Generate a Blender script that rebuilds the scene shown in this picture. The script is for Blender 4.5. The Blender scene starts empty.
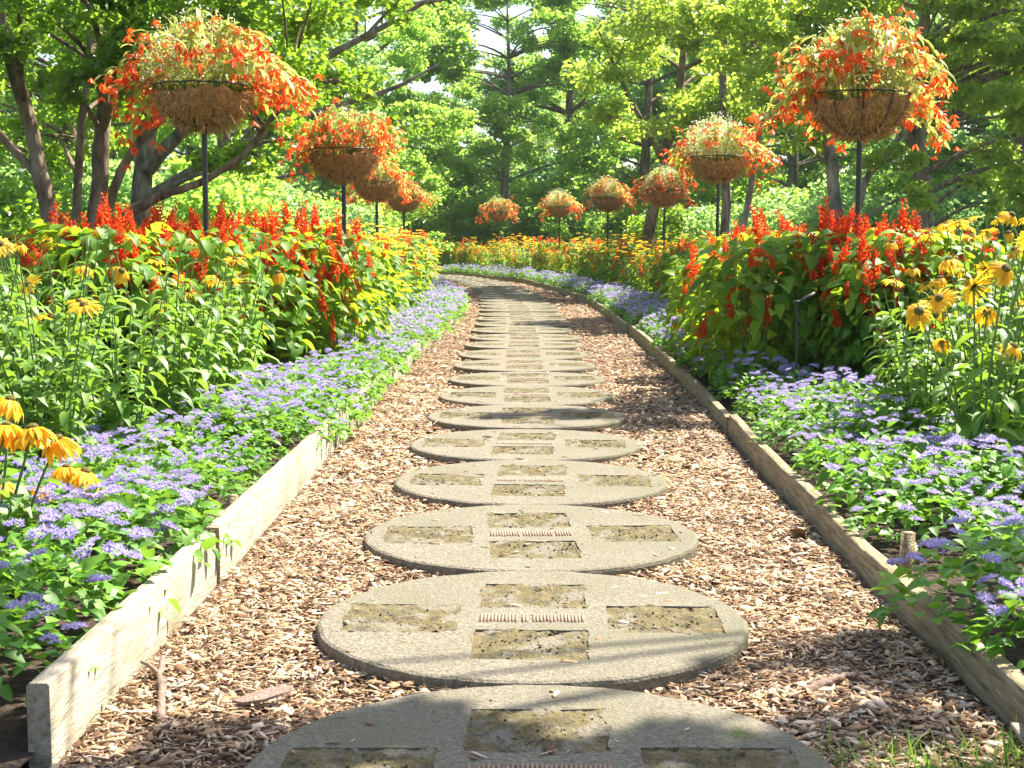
import bpy, math, random
import numpy as np
from mathutils import Vector, Matrix

rng = np.random.default_rng(7)
random.seed(7)
R = math.radians
SC = bpy.context.scene
COL = SC.collection

# ------------------------------------------------------------------ camera, sky, sun, exposure
cam_d = bpy.data.cameras.new('camera')
cam = bpy.data.objects.new('camera', cam_d)
COL.objects.link(cam)
cam.location = (0, 0, 0.95)
cam.rotation_euler = (R(90 - 5.63), 0, 0)
cam_d.sensor_width = 36
cam_d.lens = 36 * 1480 / 1024
cam_d.clip_start = 0.05
cam_d.clip_end = 2000
cam_d.dof.use_dof = True
cam_d.dof.focus_distance = 5.5
cam_d.dof.aperture_fstop = 20
SC.camera = cam

SUN_AZ = math.atan2(0.77, 0.63)        # clockwise from +Y
SUN_EL = R(52)
w = bpy.data.worlds.new('World')
SC.world = w
w.use_nodes = True
nt = w.node_tree
bg = nt.nodes['Background']
sky = nt.nodes.new('ShaderNodeTexSky')
sky.sky_type = 'NISHITA'
sky.sun_disc = False
sky.sun_elevation = SUN_EL
sky.sun_rotation = SUN_AZ
sky.air_density = 1.0
sky.dust_density = 2.0
nt.links.new(sky.outputs[0], bg.inputs[0])
bg.inputs[1].default_value = 0.085

sun_d = bpy.data.lights.new('sun', 'SUN')
sun_d.energy = 5.0
sun_d.angle = R(0.53)
sun_d.color = (1.0, 0.93, 0.82)
sun = bpy.data.objects.new('sun', sun_d)
COL.objects.link(sun)
sdir = Vector((math.sin(SUN_AZ) * math.cos(SUN_EL), math.cos(SUN_AZ) * math.cos(SUN_EL), math.sin(SUN_EL)))
sun.rotation_euler = sdir.to_track_quat('Z', 'Y').to_euler()
sun.location = sdir * 60

vs = SC.view_settings
vs.view_transform = 'Standard'
vs.look = 'None'
vs.gamma = 1
vs.use_curve_mapping = False
vs.exposure = 1.9
SC.render.engine = 'CYCLES'
SC.cycles.use_denoising = True
SC.cycles.max_bounces = 7
SC.cycles.diffuse_bounces = 5
SC.cycles.transmission_bounces = 5
SC.cycles.glossy_bounces = 2
SC.cycles.sample_clamp_indirect = 4

# ------------------------------------------------------------------ helpers
def tag(o, label=None, cat=None, group=None, kind=None):
    if label: o['label'] = label
    if cat: o['category'] = cat
    if group: o['group'] = group
    if kind: o['kind'] = kind
    return o

def empty(name, loc=(0, 0, 0), rz=0.0, sc=1.0):
    o = bpy.data.objects.new(name, None)
    o.empty_display_size = 0.1
    COL.objects.link(o)
    o.location = loc
    o.rotation_euler = (0, 0, rz)
    o.scale = (sc, sc, sc)
    return o

def add(name, mesh, parent=None, loc=None, rot=None, sc=None):
    o = bpy.data.objects.new(name, mesh)
    COL.objects.link(o)
    if parent is not None: o.parent = parent
    if loc is not None: o.location = loc
    if rot is not None: o.rotation_euler = rot
    if sc is not None: o.scale = (sc, sc, sc) if isinstance(sc, (int, float)) else sc
    return o

class MB:
    """collects vertex / face arrays and makes one mesh"""
    def __init__(s):
        s.V = []; s.F = []; s.n = 0
    def add(s, V, F, mat=0):
        V = np.asarray(V, dtype=np.float32).reshape(-1, 3)
        F = np.asarray(F, dtype=np.int32)
        s.V.append(V); s.F.append((F + s.n, mat)); s.n += len(V)
    def inst(s, T, F, pos, M, scale, mat=0):
        """place template verts T (n,3) at pos (m,3) with frames M (m,3,3: columns are axes) and scale (m,) or (m,3)"""
        T = np.asarray(T, dtype=np.float32); F = np.asarray(F, dtype=np.int32)
        m = len(pos)
        if m == 0: return
        scale = np.asarray(scale, dtype=np.float32)
        if scale.ndim == 1: scale = scale[:, None]
        X = T[None] * scale[:, None, :]
        W = np.einsum('mij,mnj->mni', M, X) + np.asarray(pos)[:, None, :]
        FF = F[None] + (np.arange(m) * len(T))[:, None, None]
        s.add(W.reshape(-1, 3), FF.reshape(-1, F.shape[1]), mat)
    def tube(s, pts, rad, sides=6, mat=0, cap=True):
        pts = np.asarray(pts, dtype=float); k = len(pts)
        rad = np.broadcast_to(np.asarray(rad, dtype=float), (k,))
        t = np.gradient(pts, axis=0); t /= (np.linalg.norm(t, axis=1)[:, None] + 1e-9)
        ref = np.array([0.0, 0, 1]) if abs(t[0][2]) < 0.9 else np.array([1.0, 0, 0])
        V = []
        x = np.cross(t[0], ref); x /= np.linalg.norm(x)
        for i in range(k):
            x = x - t[i] * np.dot(x, t[i]); x /= (np.linalg.norm(x) + 1e-9)
            y = np.cross(t[i], x)
            a = np.arange(sides) * 2 * math.pi / sides
            V.append(pts[i] + rad[i] * (np.cos(a)[:, None] * x + np.sin(a)[:, None] * y))
        V = np.concatenate(V)
        F = [(i * sides + j, i * sides + (j + 1) % sides, (i + 1) * sides + (j + 1) % sides, (i + 1) * sides + j)
             for i in range(k - 1) for j in range(sides)]
        s.add(V, F, mat)
        if cap and sides >= 4:
            for base in (0, (k - 1) * sides):
                c = V[base:base + sides].mean(0)
                VV = np.concatenate([V[base:base + sides], c[None]])
                s.add(VV, [(j, (j + 1) % sides, sides) for j in range(sides)], mat)
    def box(s, c, size, mat=0, M=None):
        x, y, z = [v / 2 for v in size]
        V = np.array([(-x, -y, -z), (x, -y, -z), (x, y, -z), (-x, y, -z), (-x, -y, z), (x, -y, z), (x, y, z), (-x, y, z)])
        if M is not None: V = V @ np.asarray(M).T
        s.add(V + np.asarray(c), [(0, 3, 2, 1), (4, 5, 6, 7), (0, 1, 5, 4), (1, 2, 6, 5), (2, 3, 7, 6), (3, 0, 4, 7)], mat)
    def mesh(s, name, mats, smooth=False):
        me = bpy.data.meshes.new(name)
        V = np.concatenate(s.V).astype(np.float32)
        me.vertices.add(len(V)); me.vertices.foreach_set('co', V.ravel())
        loops = np.concatenate([F.ravel() for F, _ in s.F]).astype(np.int32)
        tot = np.concatenate([np.full(len(F), F.shape[1], dtype=np.int32) for F, _ in s.F])
        mi = np.concatenate([np.full(len(F), m, dtype=np.int32) for F, m in s.F])
        start = np.concatenate([[0], np.cumsum(tot)[:-1]]).astype(np.int32)
        me.loops.add(len(loops)); me.loops.foreach_set('vertex_index', loops)
        me.polygons.add(len(tot)); me.polygons.foreach_set('loop_start', start)
        try: me.polygons.foreach_set('loop_total', tot)
        except Exception: pass
        me.polygons.foreach_set('material_index', mi)
        if smooth: me.polygons.foreach_set('use_smooth', np.ones(len(tot), dtype=bool))
        for m in (mats if isinstance(mats, (list, tuple)) else [mats]): me.materials.append(m)
        me.update(calc_edges=True)
        return me

def frames(d, up):
    """(m,3,3) frames: y along d, z towards up"""
    d = np.asarray(d, dtype=float); up = np.asarray(up, dtype=float)
    d = d / (np.linalg.norm(d, axis=1)[:, None] + 1e-9)
    x = np.cross(d, up); x = x / (np.linalg.norm(x, axis=1)[:, None] + 1e-6)
    z = np.cross(x, d)
    return np.stack([x, d, z], axis=2)

def bez(p0, p1, p2, n=8):
    t = np.linspace(0, 1, n)[:, None]; return (1 - t) ** 2 * np.array(p0) + 2 * t * (1 - t) * np.array(p1) + t * t * np.array(p2)

def rand_dirs(n, r=rng):
    v = r.normal(size=(n, 3))
    return v / np.linalg.norm(v, axis=1)[:, None]

def leaf_template(width, profile, droop=0.0, fold=0.15, rows=(0, .18, .45, .75, 1.0)):
    """blade along +y of unit length; profile(t) gives half width factor; droop bends the tip to -z"""
    V = []; y = 0.0; z = 0.0; pt = 0.0
    for t in rows:
        dt = t - pt; ang = -droop * t
        y += dt * math.cos(ang); z += dt * math.sin(ang); pt = t
        h = width / 2 * max(profile(t), 0.02)
        V += [(-h, y, z + h * fold * 2), (0, y, z), (h, y, z + h * fold * 2)]
    F = []
    for i in range(len(rows) - 1):
        a = i * 3; b = a + 3
        F += [(a, a + 1, b + 1, b), (a + 1, a + 2, b + 2, b + 1)]
    return np.array(V), np.array(F)

ovate = lambda t: math.sin(math.pi * min(1, t ** 0.62)) ** 0.8
lance = lambda t: math.sin(math.pi * t ** 0.8) ** 0.8
petal = lambda t: (math.sin(math.pi * t ** 1.25)) ** 0.55
LEAF4 = (np.array([(0, 0, 0), (-.32, .45, .09), (0, 1, -.06), (.32, .45, .09)]), np.array([(0, 3, 2), (0, 2, 1)]))
LEAF_OV = leaf_template(.62, ovate, droop=.9)
LEAF_OVS = leaf_template(.66, ovate, droop=.6, rows=(0, .3, .7, 1.0))
LEAF_LAN = leaf_template(.30, lance, droop=1.5, fold=.25)
LEAF_LAN2 = leaf_template(.24, lance, droop=.9, fold=.25)
LEAF_NAR = leaf_template(.30, lance, droop=1.1, rows=(0, .35, .7, 1.0))
PETAL_N = leaf_template(.20, petal, droop=.7, fold=.2, rows=(0, .3, .7, 1.0))
PETAL = leaf_template(.30, petal, droop=.7, fold=.12, rows=(0, .3, .7, 1.0))

# ------------------------------------------------------------------ materials
def new_mat(name):
    m = bpy.data.materials.new(name); m.use_nodes = True
    n = m.node_tree; p = n.nodes['Principled BSDF']
    return m, n, p

def ramp(n, stops, fac=None, interp='LINEAR'):
    r = n.nodes.new('ShaderNodeValToRGB'); r.color_ramp.interpolation = interp
    e = r.color_ramp.elements
    while len(e) < len(stops): e.new(0.5)
    for i, (p, c) in enumerate(stops):
        e[i].position = p; e[i].color = (*c, 1)
    if fac is not None: n.links.new(fac, r.inputs[0])
    return r

def leafy(name, cols, trans, tmix=0.42, rough=0.5, spec=0.35, objvar=0.10, tm=0.55):
    """leaf or petal: colours vary by leaf and a little by plant; light passes through"""
    m, n, p = new_mat(name)
    g = n.nodes.new('ShaderNodeNewGeometry')
    k = len(cols)
    r = ramp(n, [(i / max(1, k - 1), c) for i, c in enumerate(cols)], g.outputs['Random Per Island'])
    oi = n.nodes.new('ShaderNodeObjectInfo')
    mr = n.nodes.new('ShaderNodeMapRange')
    n.links.new(oi.outputs['Random'], mr.inputs[0])
    mr.inputs[3].default_value = 1 - objvar * 1.6; mr.inputs[4].default_value = 1 + objvar * 1.6
    hs = n.nodes.new('ShaderNodeHueSaturation')
    n.links.new(mr.outputs[0], hs.inputs['Value']); n.links.new(r.outputs[0], hs.inputs['Color'])
    n.links.new(hs.outputs[0], p.inputs['Base Color'])
    p.inputs['Roughness'].default_value = rough
    p.inputs['Specular IOR Level'].default_value = spec
    t = n.nodes.new('ShaderNodeBsdfTranslucent')
    mx = n.nodes.new('ShaderNodeMix'); mx.data_type = 'RGBA'; mx.blend_type = 'MIX'
    mx.inputs[0].default_value = tm
    n.links.new(hs.outputs[0], mx.inputs[6]); mx.inputs[7].default_value = (*trans, 1)
    n.links.new(mx.outputs[2], t.inputs[0])
    ms = n.nodes.new('ShaderNodeMixShader'); ms.inputs[0].default_value = tmix
    n.links.new(p.outputs[0], ms.inputs[1]); n.links.new(t.outputs[0], ms.inputs[2])
    n.links.new(ms.outputs[0], n.nodes['Material Output'].inputs[0])
    return m

def noisy(name, stops, scale, detail=6, rough=0.85, bump=0.3, bscale=None, dist=0.01, stretch=None, obj=False, second=None, spec=0.3):
    m, n, p = new_mat(name)
    tc = n.nodes.new('ShaderNodeTexCoord')
    mp = n.nodes.new('ShaderNodeMapping')
    n.links.new(tc.outputs['Object'], mp.inputs[0])
    if stretch: mp.inputs['Scale'].default_value = stretch
    no = n.nodes.new('ShaderNodeTexNoise'); no.inputs['Scale'].default_value = scale
    no.inputs['Detail'].default_value = detail; no.inputs['Roughness'].default_value = 0.65
    n.links.new(mp.outputs[0], no.inputs[0])
    r = ramp(n, stops, no.outputs[0])
    out = r.outputs[0]
    if second:
        sc2, c2, lo, hi = second
        n2 = n.nodes.new('ShaderNodeTexNoise'); n2.inputs['Scale'].default_value = sc2; n2.inputs['Detail'].default_value = 8
        n.links.new(tc.outputs['Object'], n2.inputs[0])
        mk = ramp(n, [(lo, (0, 0, 0)), (hi, (1, 1, 1))], n2.outputs[0])
        mx = n.nodes.new('ShaderNodeMix'); mx.data_type = 'RGBA'
        n.links.new(mk.outputs[0], mx.inputs[0]); n.links.new(out, mx.inputs[6]); mx.inputs[7].default_value = (*c2, 1)
        out = mx.outputs[2]
    n.links.new(out, p.inputs['Base Color'])
    p.inputs['Roughness'].default_value = rough
    p.inputs['Specular IOR Level'].default_value = spec
    if bump:
        b = n.nodes.new('ShaderNodeBump'); b.inputs['Strength'].default_value = bump; b.inputs['Distance'].default_value = dist
        nb = n.nodes.new('ShaderNodeTexNoise'); nb.inputs['Scale'].default_value = bscale or scale * 2
        nb.inputs['Detail'].default_value = 8
        n.links.new(mp.outputs[0], nb.inputs[0]); n.links.new(nb.outputs[0], b.inputs['Height'])
        n.links.new(b.outputs[0], p.inputs['Normal'])
    return m

def island(name, cols, rough=0.8, spec=0.3, noise=None):
    m, n, p = new_mat(name)
    g = n.nodes.new('ShaderNodeNewGeometry')
    k = len(cols)
    r = ramp(n, [(i / max(1, k - 1), c) for i, c in enumerate(cols)], g.outputs['Random Per Island'])
    out = r.outputs[0]
    if noise:
        tc = n.nodes.new('ShaderNodeTexCoord')
        no = n.nodes.new('ShaderNodeTexNoise'); no.inputs['Scale'].default_value = noise; no.inputs['Detail'].default_value = 4
        n.links.new(tc.outputs['Object'], no.inputs[0])
        mr = n.nodes.new('ShaderNodeMapRange'); mr.inputs[1].default_value = .3; mr.inputs[2].default_value = .7
        mr.inputs[3].default_value = .7; mr.inputs[4].default_value = 1.2
        n.links.new(no.outputs[0], mr.inputs[0])
        hs = n.nodes.new('ShaderNodeHueSaturation'); n.links.new(out, hs.inputs['Color']); n.links.new(mr.outputs[0], hs.inputs['Value'])
        out = hs.outputs[0]
    n.links.new(out, p.inputs['Base Color'])
    p.inputs['Roughness'].default_value = rough; p.inputs['Specular IOR Level'].default_value = spec
    return m

M_AGE_LEAF = leafy('ageratum_leaf', [(.055, .16, .012), (.09, .23, .02), (.15, .31, .03)], (.38, .66, .05), .33)
M_AGE_HEAD = leafy('ageratum_floret', [(.32, .25, .55), (.47, .39, .69), (.64, .57, .81)], (.68, .60, .87), .35, rough=.9, spec=.1)
M_SAL_LEAF = leafy('salvia_leaf', [(.04, .13, .012), (.085, .21, .018), (.20, .33, .022)], (.58, .78, .03), .44, tm=.65, spec=.22)
M_SAL_FLOW = leafy('salvia_floret', [(.78, .035, .010), (.88, .09, .015), (.90, .20, .03)], (1.0, .24, .03), .54, rough=.6)
M_RUD_LEAF = leafy('rudbeckia_leaf', [(.08, .185, .02), (.125, .25, .03), (.19, .32, .055)], (.42, .68, .045), .36, rough=.5, spec=.5)
M_RUD_PET = leafy('rudbeckia_petal', [(.80, .40, .015), (.86, .50, .02), (.88, .60, .04)], (1.0, .66, .03), .5, rough=.6)
M_RUD_ORG = leafy('golden_petal', [(.84, .42, .01), (.88, .52, .02)], (1.0, .62, .02), .45, rough=.6)
M_RUD_CEN = noisy('rudbeckia_centre', [(.3, (.05, .045, .01)), (.7, (.20, .16, .03))], 300, bump=.6)
M_STEM = leafy('green_stem', [(.12, .20, .05), (.16, .26, .06)], (.3, .4, .08), .2)
M_BEG_LEAF = leafy('begonia_leaf', [(.22, .34, .05), (.38, .46, .09), (.55, .55, .2)], (.78, .78, .15), .5)
M_BEG_FLOW = leafy('begonia_petal', [(.82, .035, .008), (.90, .09, .012), (.92, .24, .04)], (1.0, .16, .02), .5, rough=.55)
M_AIRY_LEAF = leafy('airy_lime_leaf', [(.30, .40, .06), (.44, .50, .12), (.55, .55, .2)], (.7, .72, .2), .5)
M_AIRY_WHITE = leafy('airy_white_floret', [(.75, .75, .62), (.85, .85, .75)], (.9, .9, .75), .5)
M_BLACK = noisy('black_painted_steel', [(.3, (.012, .012, .012)), (.7, (.03, .028, .026))], 60, rough=.45, bump=.1, spec=.5)
M_COIR = noisy('coir_fibre', [(.3, (.16, .065, .02)), (.5, (.36, .175, .065)), (.7, (.54, .32, .14))], 45, rough=.95, bump=.9, bscale=90, dist=.02, stretch=(1, 1, .35), spec=.1)
M_COIR_STRAND = island('coir_strand', [(.26, .12, .04), (.42, .23, .09), (.60, .39, .19)], rough=.9)
M_CHIP = island('wood_chip', [(.06, .03, .015), (.16, .088, .042), (.30, .178, .088), (.39, .245, .13), (.47, .31, .175), (.68, .51, .34), (.48, .39, .29)], rough=.85, noise=40)
M_MULCH = noisy('mulch_bed', [(.3, (.03, .016, .01)), (.55, (.12, .065, .038)), (.75, (.28, .17, .10))], 55, bump=1.0, dist=.02, detail=8)
M_CONC = noisy('pebbled_concrete', [(.30, (.075, .064, .046)), (.5, (.16, .14, .10)), (.70, (.26, .228, .165))], 95, detail=9, rough=.9, bump=1, bscale=150, dist=.006, second=(3.0, (.13, .12, .075), .42, .72))
M_MOSS = noisy('mossy_soil', [(.34, (.035, .03, .018)), (.44, (.095, .08, .045)), (.54, (.115, .092, .033)), (.66, (.165, .14, .09))], 34, detail=10, rough=1, bump=1, bscale=120, dist=.008, second=(14, (.165, .145, .105), .52, .62))
M_MOSS_TUFT = island('moss_tuft', [(.06, .048, .022), (.10, .09, .022), (.13, .10, .035), (.12, .085, .05), (.21, .175, .11)], rough=1)
M_BRICK = noisy('ribbed_clay', [(.3, (.20, .12, .085)), (.7, (.36, .24, .17))], 40, rough=.9, bump=.5)
M_PALE_WOOD = noisy('pale_weathered_board', [(.28, (.12, .09, .055)), (.42, (.29, .245, .17)), (.7, (.44, .39, .29))], 9, detail=10, rough=.85, bump=.9, bscale=30, dist=.006, stretch=(8, .7, 8), second=(3.2, (.22, .17, .09), .5, .7))
M_BROWN_WOOD = noisy('brown_weathered_board', [(.3, (.10, .07, .035)), (.48, (.25, .19, .10)), (.7, (.40, .33, .20))], 9, detail=10, rough=.85, bump=.9, bscale=30, dist=.006, stretch=(8, .7, 8), second=(4, (.15, .14, .06), .55, .8))
M_STICK = noisy('stick_bark', [(.3, (.12, .08, .06)), (.7, (.30, .21, .16))], 30, rough=.9, bump=.6, stretch=(4, 4, 1))
M_SOIL = noisy('bed_soil', [(.3, (.028, .018, .012)), (.6, (.07, .045, .03)), (.8, (.15, .10, .065))], 30, detail=10, rough=1, bump=1, dist=.03)
M_GROUND = noisy('lawn_ground', [(.3, (.03, .055, .015)), (.55, (.06, .10, .025)), (.8, (.10, .13, .04))], 3, detail=12, rough=1, bump=1, bscale=20, dist=.05)
M_GRASS = leafy('grass_blade', [(.07, .16, .02), (.14, .27, .04), (.22, .34, .07)], (.35, .6, .06), .4)
M_BARK = noisy('brown_bark', [(.35, (.05, .035, .022)), (.5, (.17, .12, .08)), (.68, (.32, .25, .18))], 9, detail=10, rough=.95, bump=1, bscale=16, dist=.03, stretch=(1, 1, .3))
M_BARK_GREY = noisy('grey_bark', [(.35, (.07, .058, .045)), (.5, (.20, .17, .135)), (.68, (.38, .34, .28))], 9, detail=10, rough=.95, bump=1, bscale=16, dist=.03, stretch=(1, 1, .3))
M_TREE_A = leafy('bright_maple_leaf', [(.05, .11, .012), (.09, .19, .022), (.15, .27, .03)], (.50, .78, .04), .55, rough=.38, spec=.6, objvar=.08)
M_TREE_B = leafy('mid_green_leaf', [(.065, .14, .022), (.10, .20, .032), (.16, .27, .045)], (.50, .78, .10), .62, rough=.36, spec=.7, tm=.85)
M_TREE_C = leafy('blue_green_leaf', [(.05, .12, .045), (.08, .17, .055), (.12, .23, .07)], (.44, .72, .18), .58, rough=.36, spec=.7, tm=.85)
M_TREE_D = leafy('yellow_green_leaf', [(.08, .155, .02), (.125, .22, .032), (.19, .29, .05)], (.62, .80, .09), .62, rough=.36, spec=.7, tm=.8)
M_DEAD = island('dead_leaf', [(.3, .17, .09), (.45, .3, .18), (.2, .11, .06)])
M_WHITE = noisy('white_paint', [(.3, (.70, .70, .70)), (.7, (.80, .80, .80))], 20, bump=.05)

# ------------------------------------------------------------------ path layout (world metres)
SP = 1.02
def interp(tab, y): return float(np.interp(y, [t[0] for t in tab], [t[1] for t in tab]))
LE = [(2, -.835), (4, -.81), (6.6, -.79), (10, -.77), (12.6, -.74), (16.8, -.66), (20, -.72), (24, -1.0), (28, -1.5), (32, -2.2), (36, -3.2), (40, -5.0)]
RE = [(1.5, .97), (4, .97), (6, 1.0), (8.7, 1.09), (13, 1.14), (19, 1.14), (22, 1.05), (25.8, .83), (31.5, .18), (36, -1.0), (40, -2.8), (44, -5.5)]
CE = [(2, .04), (8, .08), (15, .11), (19, .10), (23, -.02), (27, -.24), (31, -.65), (35, -1.35), (39, -2.6), (43, -4.6)]
L = lambda y: interp(LE, y)
Rr = lambda y: interp(RE, y)
Cc = lambda y: interp(CE, y)

def strip(name, xa, xb, ys, z, mat, **k):
    mb = MB(); V = []; F = []
    for y in ys: V += [(xa(y), y, z), (xb(y), y, z)]
    for i in range(len(ys) - 1): F.append((2 * i, 2 * i + 1, 2 * i + 3, 2 * i + 2))
    mb.add(V, F)
    o = add(name, mb.mesh(name, mat)); tag(o, kind='structure', **k); return o

mb = MB(); mb.add([(-260, -200, -.03), (260, -200, -.03), (260, 320, -.03), (-260, 320, -.03)], [(0, 1, 2, 3)])
tag(add('ground', mb.mesh('ground', M_GROUND)), kind='structure')
ys = list(np.arange(1.0, 45, .5))
strip('path', lambda y: L(y) , lambda y: Rr(y) , ys, 0.0, M_MULCH)
strip('bed_soil_ground', lambda y: L(y) - 3.6, lambda y: L(y) - .03, list(np.arange(1.0, 40, .5)), .03, M_SOIL)
strip('bed_soil_ground', lambda y: Rr(y) + .03, lambda y: Rr(y) + 3.8, ys, .03, M_SOIL)

# ------------------------------------------------------------------ wood chip mulch
def chips(n, y0, y1, lmin, lmax, mb):
    y = rng.uniform(y0, y1, n)
    hf = .045
    t = rng.uniform(0, 1, n)
    lx = np.interp(y, [a for a, _ in LE], [b for _, b in LE]) + .02
    rx = np.interp(y, [a for a, _ in RE], [b for _, b in RE]) - .02
    x = lx + (rx - lx) * t
    k = np.round((y - 2.44) / SP); cy = 2.44 + k * SP
    cx = np.interp(cy, [a for a, _ in CE], [b for _, b in CE])
    inside = (x - cx) ** 2 + (y - cy) ** 2 < .50 ** 2
    on = inside & (rng.random(n) < .005)
    keep = ~inside | on
    x, y, on = x[keep], y[keep], on[keep]; m = len(x)
    ln = lmin + (lmax - lmin) * rng.beta(1.3, 3.2, m)
    wd = ln * np.where(rng.random(m) < .5, rng.uniform(.05, .12, m), rng.uniform(.14, .55, m)); th = ln * rng.uniform(.015, .05, m) + .0008
    z = rng.uniform(.002, .024, m) + .010 * np.sin(x * 9 + y * 5) * np.sin(y * 7)
    z = np.maximum(z, .002); z = np.where(on, .0475, z)
    az = rng.uniform(0, 2 * math.pi, m); tilt = np.where(on, 0, rng.normal(0, .24, m))
    d = np.stack([np.cos(az) * np.cos(tilt), np.sin(az) * np.cos(tilt), np.sin(tilt)], 1)
    up = np.stack([rng.normal(0, .3, m) * ~on, rng.normal(0, .3, m) * ~on, np.ones(m)], 1)
    T = np.array([(-.5, -.30, -.5), (.18, -.5, -.5), (.5, .18, -.5), (-.22, .5, -.5), (-.46, -.30, .5), (.18, -.46, .4), (.48, .16, .5), (-.24, .47, .3)])
    F = np.array([(4, 5, 6, 7), (0, 1, 5, 4), (1, 2, 6, 5), (2, 3, 7, 6), (3, 0, 4, 7)])
    mb.inst(T, F, np.stack([x, y, z], 1), frames(d, up), np.stack([wd, ln, th], 1))
mb = MB()
chips(95000, 1.9, 5.5, .007, .062, mb)
chips(55000, 5.5, 10, .015, .078, mb)
chips(30000, 10, 20, .02, .075, mb)
chips(14000, 20, 40, .03, .09, mb)
tag(add('wood_chip_mulch', mb.mesh('wood_chip_mulch', M_CHIP)), 'loose reddish brown wood chips covering the path around the round stones', 'wood chips', kind='stuff')

# ------------------------------------------------------------------ stepping stones
ORD = 'first second third fourth fifth sixth seventh eighth ninth tenth eleventh twelfth thirteenth fourteenth fifteenth sixteenth seventeenth eighteenth nineteenth twentieth'.split()
RECTS = [(-.445, -.18, -.125, .125), (.18, .445, -.125, .125), (-.13, .13, .105, .345), (-.13, .13, -.345, -.105)]
def stone_meshes(seed):
    r = np.random.default_rng(seed)
    import bmesh
    bm = bmesh.new(); N = 72; H = .045
    a = np.arange(N) * 2 * math.pi / N
    jit = 1 + r.normal(0, .003, N)
    ring = lambda rad, z: [bm.verts.new((rad * jit[i] * math.cos(a[i]), rad * jit[i] * math.sin(a[i]), z + r.normal(0, .0006))) for i in range(N)]
    r0 = ring(.500, H); r1 = ring(.508, H - .004); r2 = ring(.511, H - .012); r3 = ring(.509, -.03)
    for A, B in ((r3, r2), (r2, r1), (r1, r0)):
        for i in range(N): bm.faces.new((A[i], A[(i + 1) % N], B[(i + 1) % N], B[i]))
    edges = [bm.edges.get((r0[i], r0[(i + 1) % N])) for i in range(N)]
    loops = []
    for (x0, x1, y0, y1) in RECTS:
        pts = []
        for (p, q) in (((x0, y0), (x1, y0)), ((x1, y0), (x1, y1)), ((x1, y1), (x0, y1)), ((x0, y1), (x0, y0))):
            for t in np.linspace(0, 1, 7)[:-1]:
                pts.append((p[0] + (q[0] - p[0]) * t + r.normal(0, .0025), p[1] + (q[1] - p[1]) * t + r.normal(0, .0025)))
        vt = [bm.verts.new((p[0], p[1], H)) for p in pts]
        vb = [bm.verts.new((p[0], p[1], H - .02)) for p in pts]
        n = len(pts)
        for i in range(n):
            edges.append(bm.edges.new((vt[i], vt[(i + 1) % n])))
            loops.append((vt[i], vt[(i + 1) % n], vb[(i + 1) % n], vb[i]))
    bmesh.ops.triangle_fill(bm, edges=edges, use_beauty=True, normal=(0, 0, 1))
    # drop faces that fill the openings
    for f in list(bm.faces):
        c = f.calc_center_median()
        if abs(c.z - H) < .001 and f.normal.z > .5:
            for (x0, x1, y0, y1) in RECTS:
                if x0 + .006 < c.x < x1 - .006 and y0 + .006 < c.y < y1 - .006:
                    bm.faces.remove(f); break
    for q in loops: bm.faces.new(q)
    bmesh.ops.recalc_face_normals(bm, faces=bm.faces)
    me = bpy.data.meshes.new('stone_slab'); bm.to_mesh(me); bm.free(); me.materials.append(M_CONC)
    insets = []
    for (x0, x1, y0, y1) in RECTS:
        mb = MB(); n = 26
        gx, gy = np.meshgrid(np.linspace(x0 - .006, x1 + .006, n), np.linspace(y0 - .006, y1 + .006, n))
        ph = r.uniform(0, 9, 4)
        gz = H - .0015 + r.uniform(-.002, .001) + .0025 * np.sin(gx * 31 + ph[0]) * np.sin(gy * 37 + ph[1]) + r.normal(0, .0022, gx.shape)
        V = np.stack([gx, gy, gz], 2).reshape(-1, 3)
        F = [(i * n + j, i * n + j + 1, (i + 1) * n + j + 1, (i + 1) * n + j) for i in range(n - 1) for j in range(n - 1)]
        mb.add(V, F, 0)
        m = 420   # small moss tufts and bits
        cxs = r.uniform(x0 + .02, x1 - .02, 9); cys = r.uniform(y0 + .02, y1 - .02, 9); pick = r.integers(0, 9, m)
        px = np.clip(cxs[pick] + r.normal(0, .028, m), x0 + .005, x1 - .005); py = np.clip(cys[pick] + r.normal(0, .028, m), y0 + .005, y1 - .005)
        d = rand_dirs(m, r); d[:, 2] = np.abs(d[:, 2]) * .7
        mb.inst(*LEAF4, np.stack([px, py, np.full(m, H - .007)], 1), frames(d, rand_dirs(m, r)), r.uniform(.004, .013, m), 1)
        insets.append(mb.mesh('moss_inset', [M_MOSS, M_MOSS_TUFT]))
    mb = MB()
    k = 30
    for i in range(k):
        x = -.125 + .25 * (i + .5) / k
        if r.random() < .10: continue
        mb.box((x, r.normal(0, .0015), H - .0008), (.0050, .070 + r.normal(0, .004), .006 + r.uniform(0, .002)))
    rib = mb.mesh('ribbed_strip', M_BRICK)
    return me, insets, rib
stone_vars = [stone_meshes(s) for s in range(8)]
desc = ['mostly in shade and cut by the lower edge of the view', 'fully sunlit, with a patch of pale green in its back inset',
        'sunlit, with the pinkish ribbed strip clear in its middle', 'with a dark crack of shade in its front inset',
        'sunlit, with faint golden moss insets', 'darkened by a tree shadow']
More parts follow.
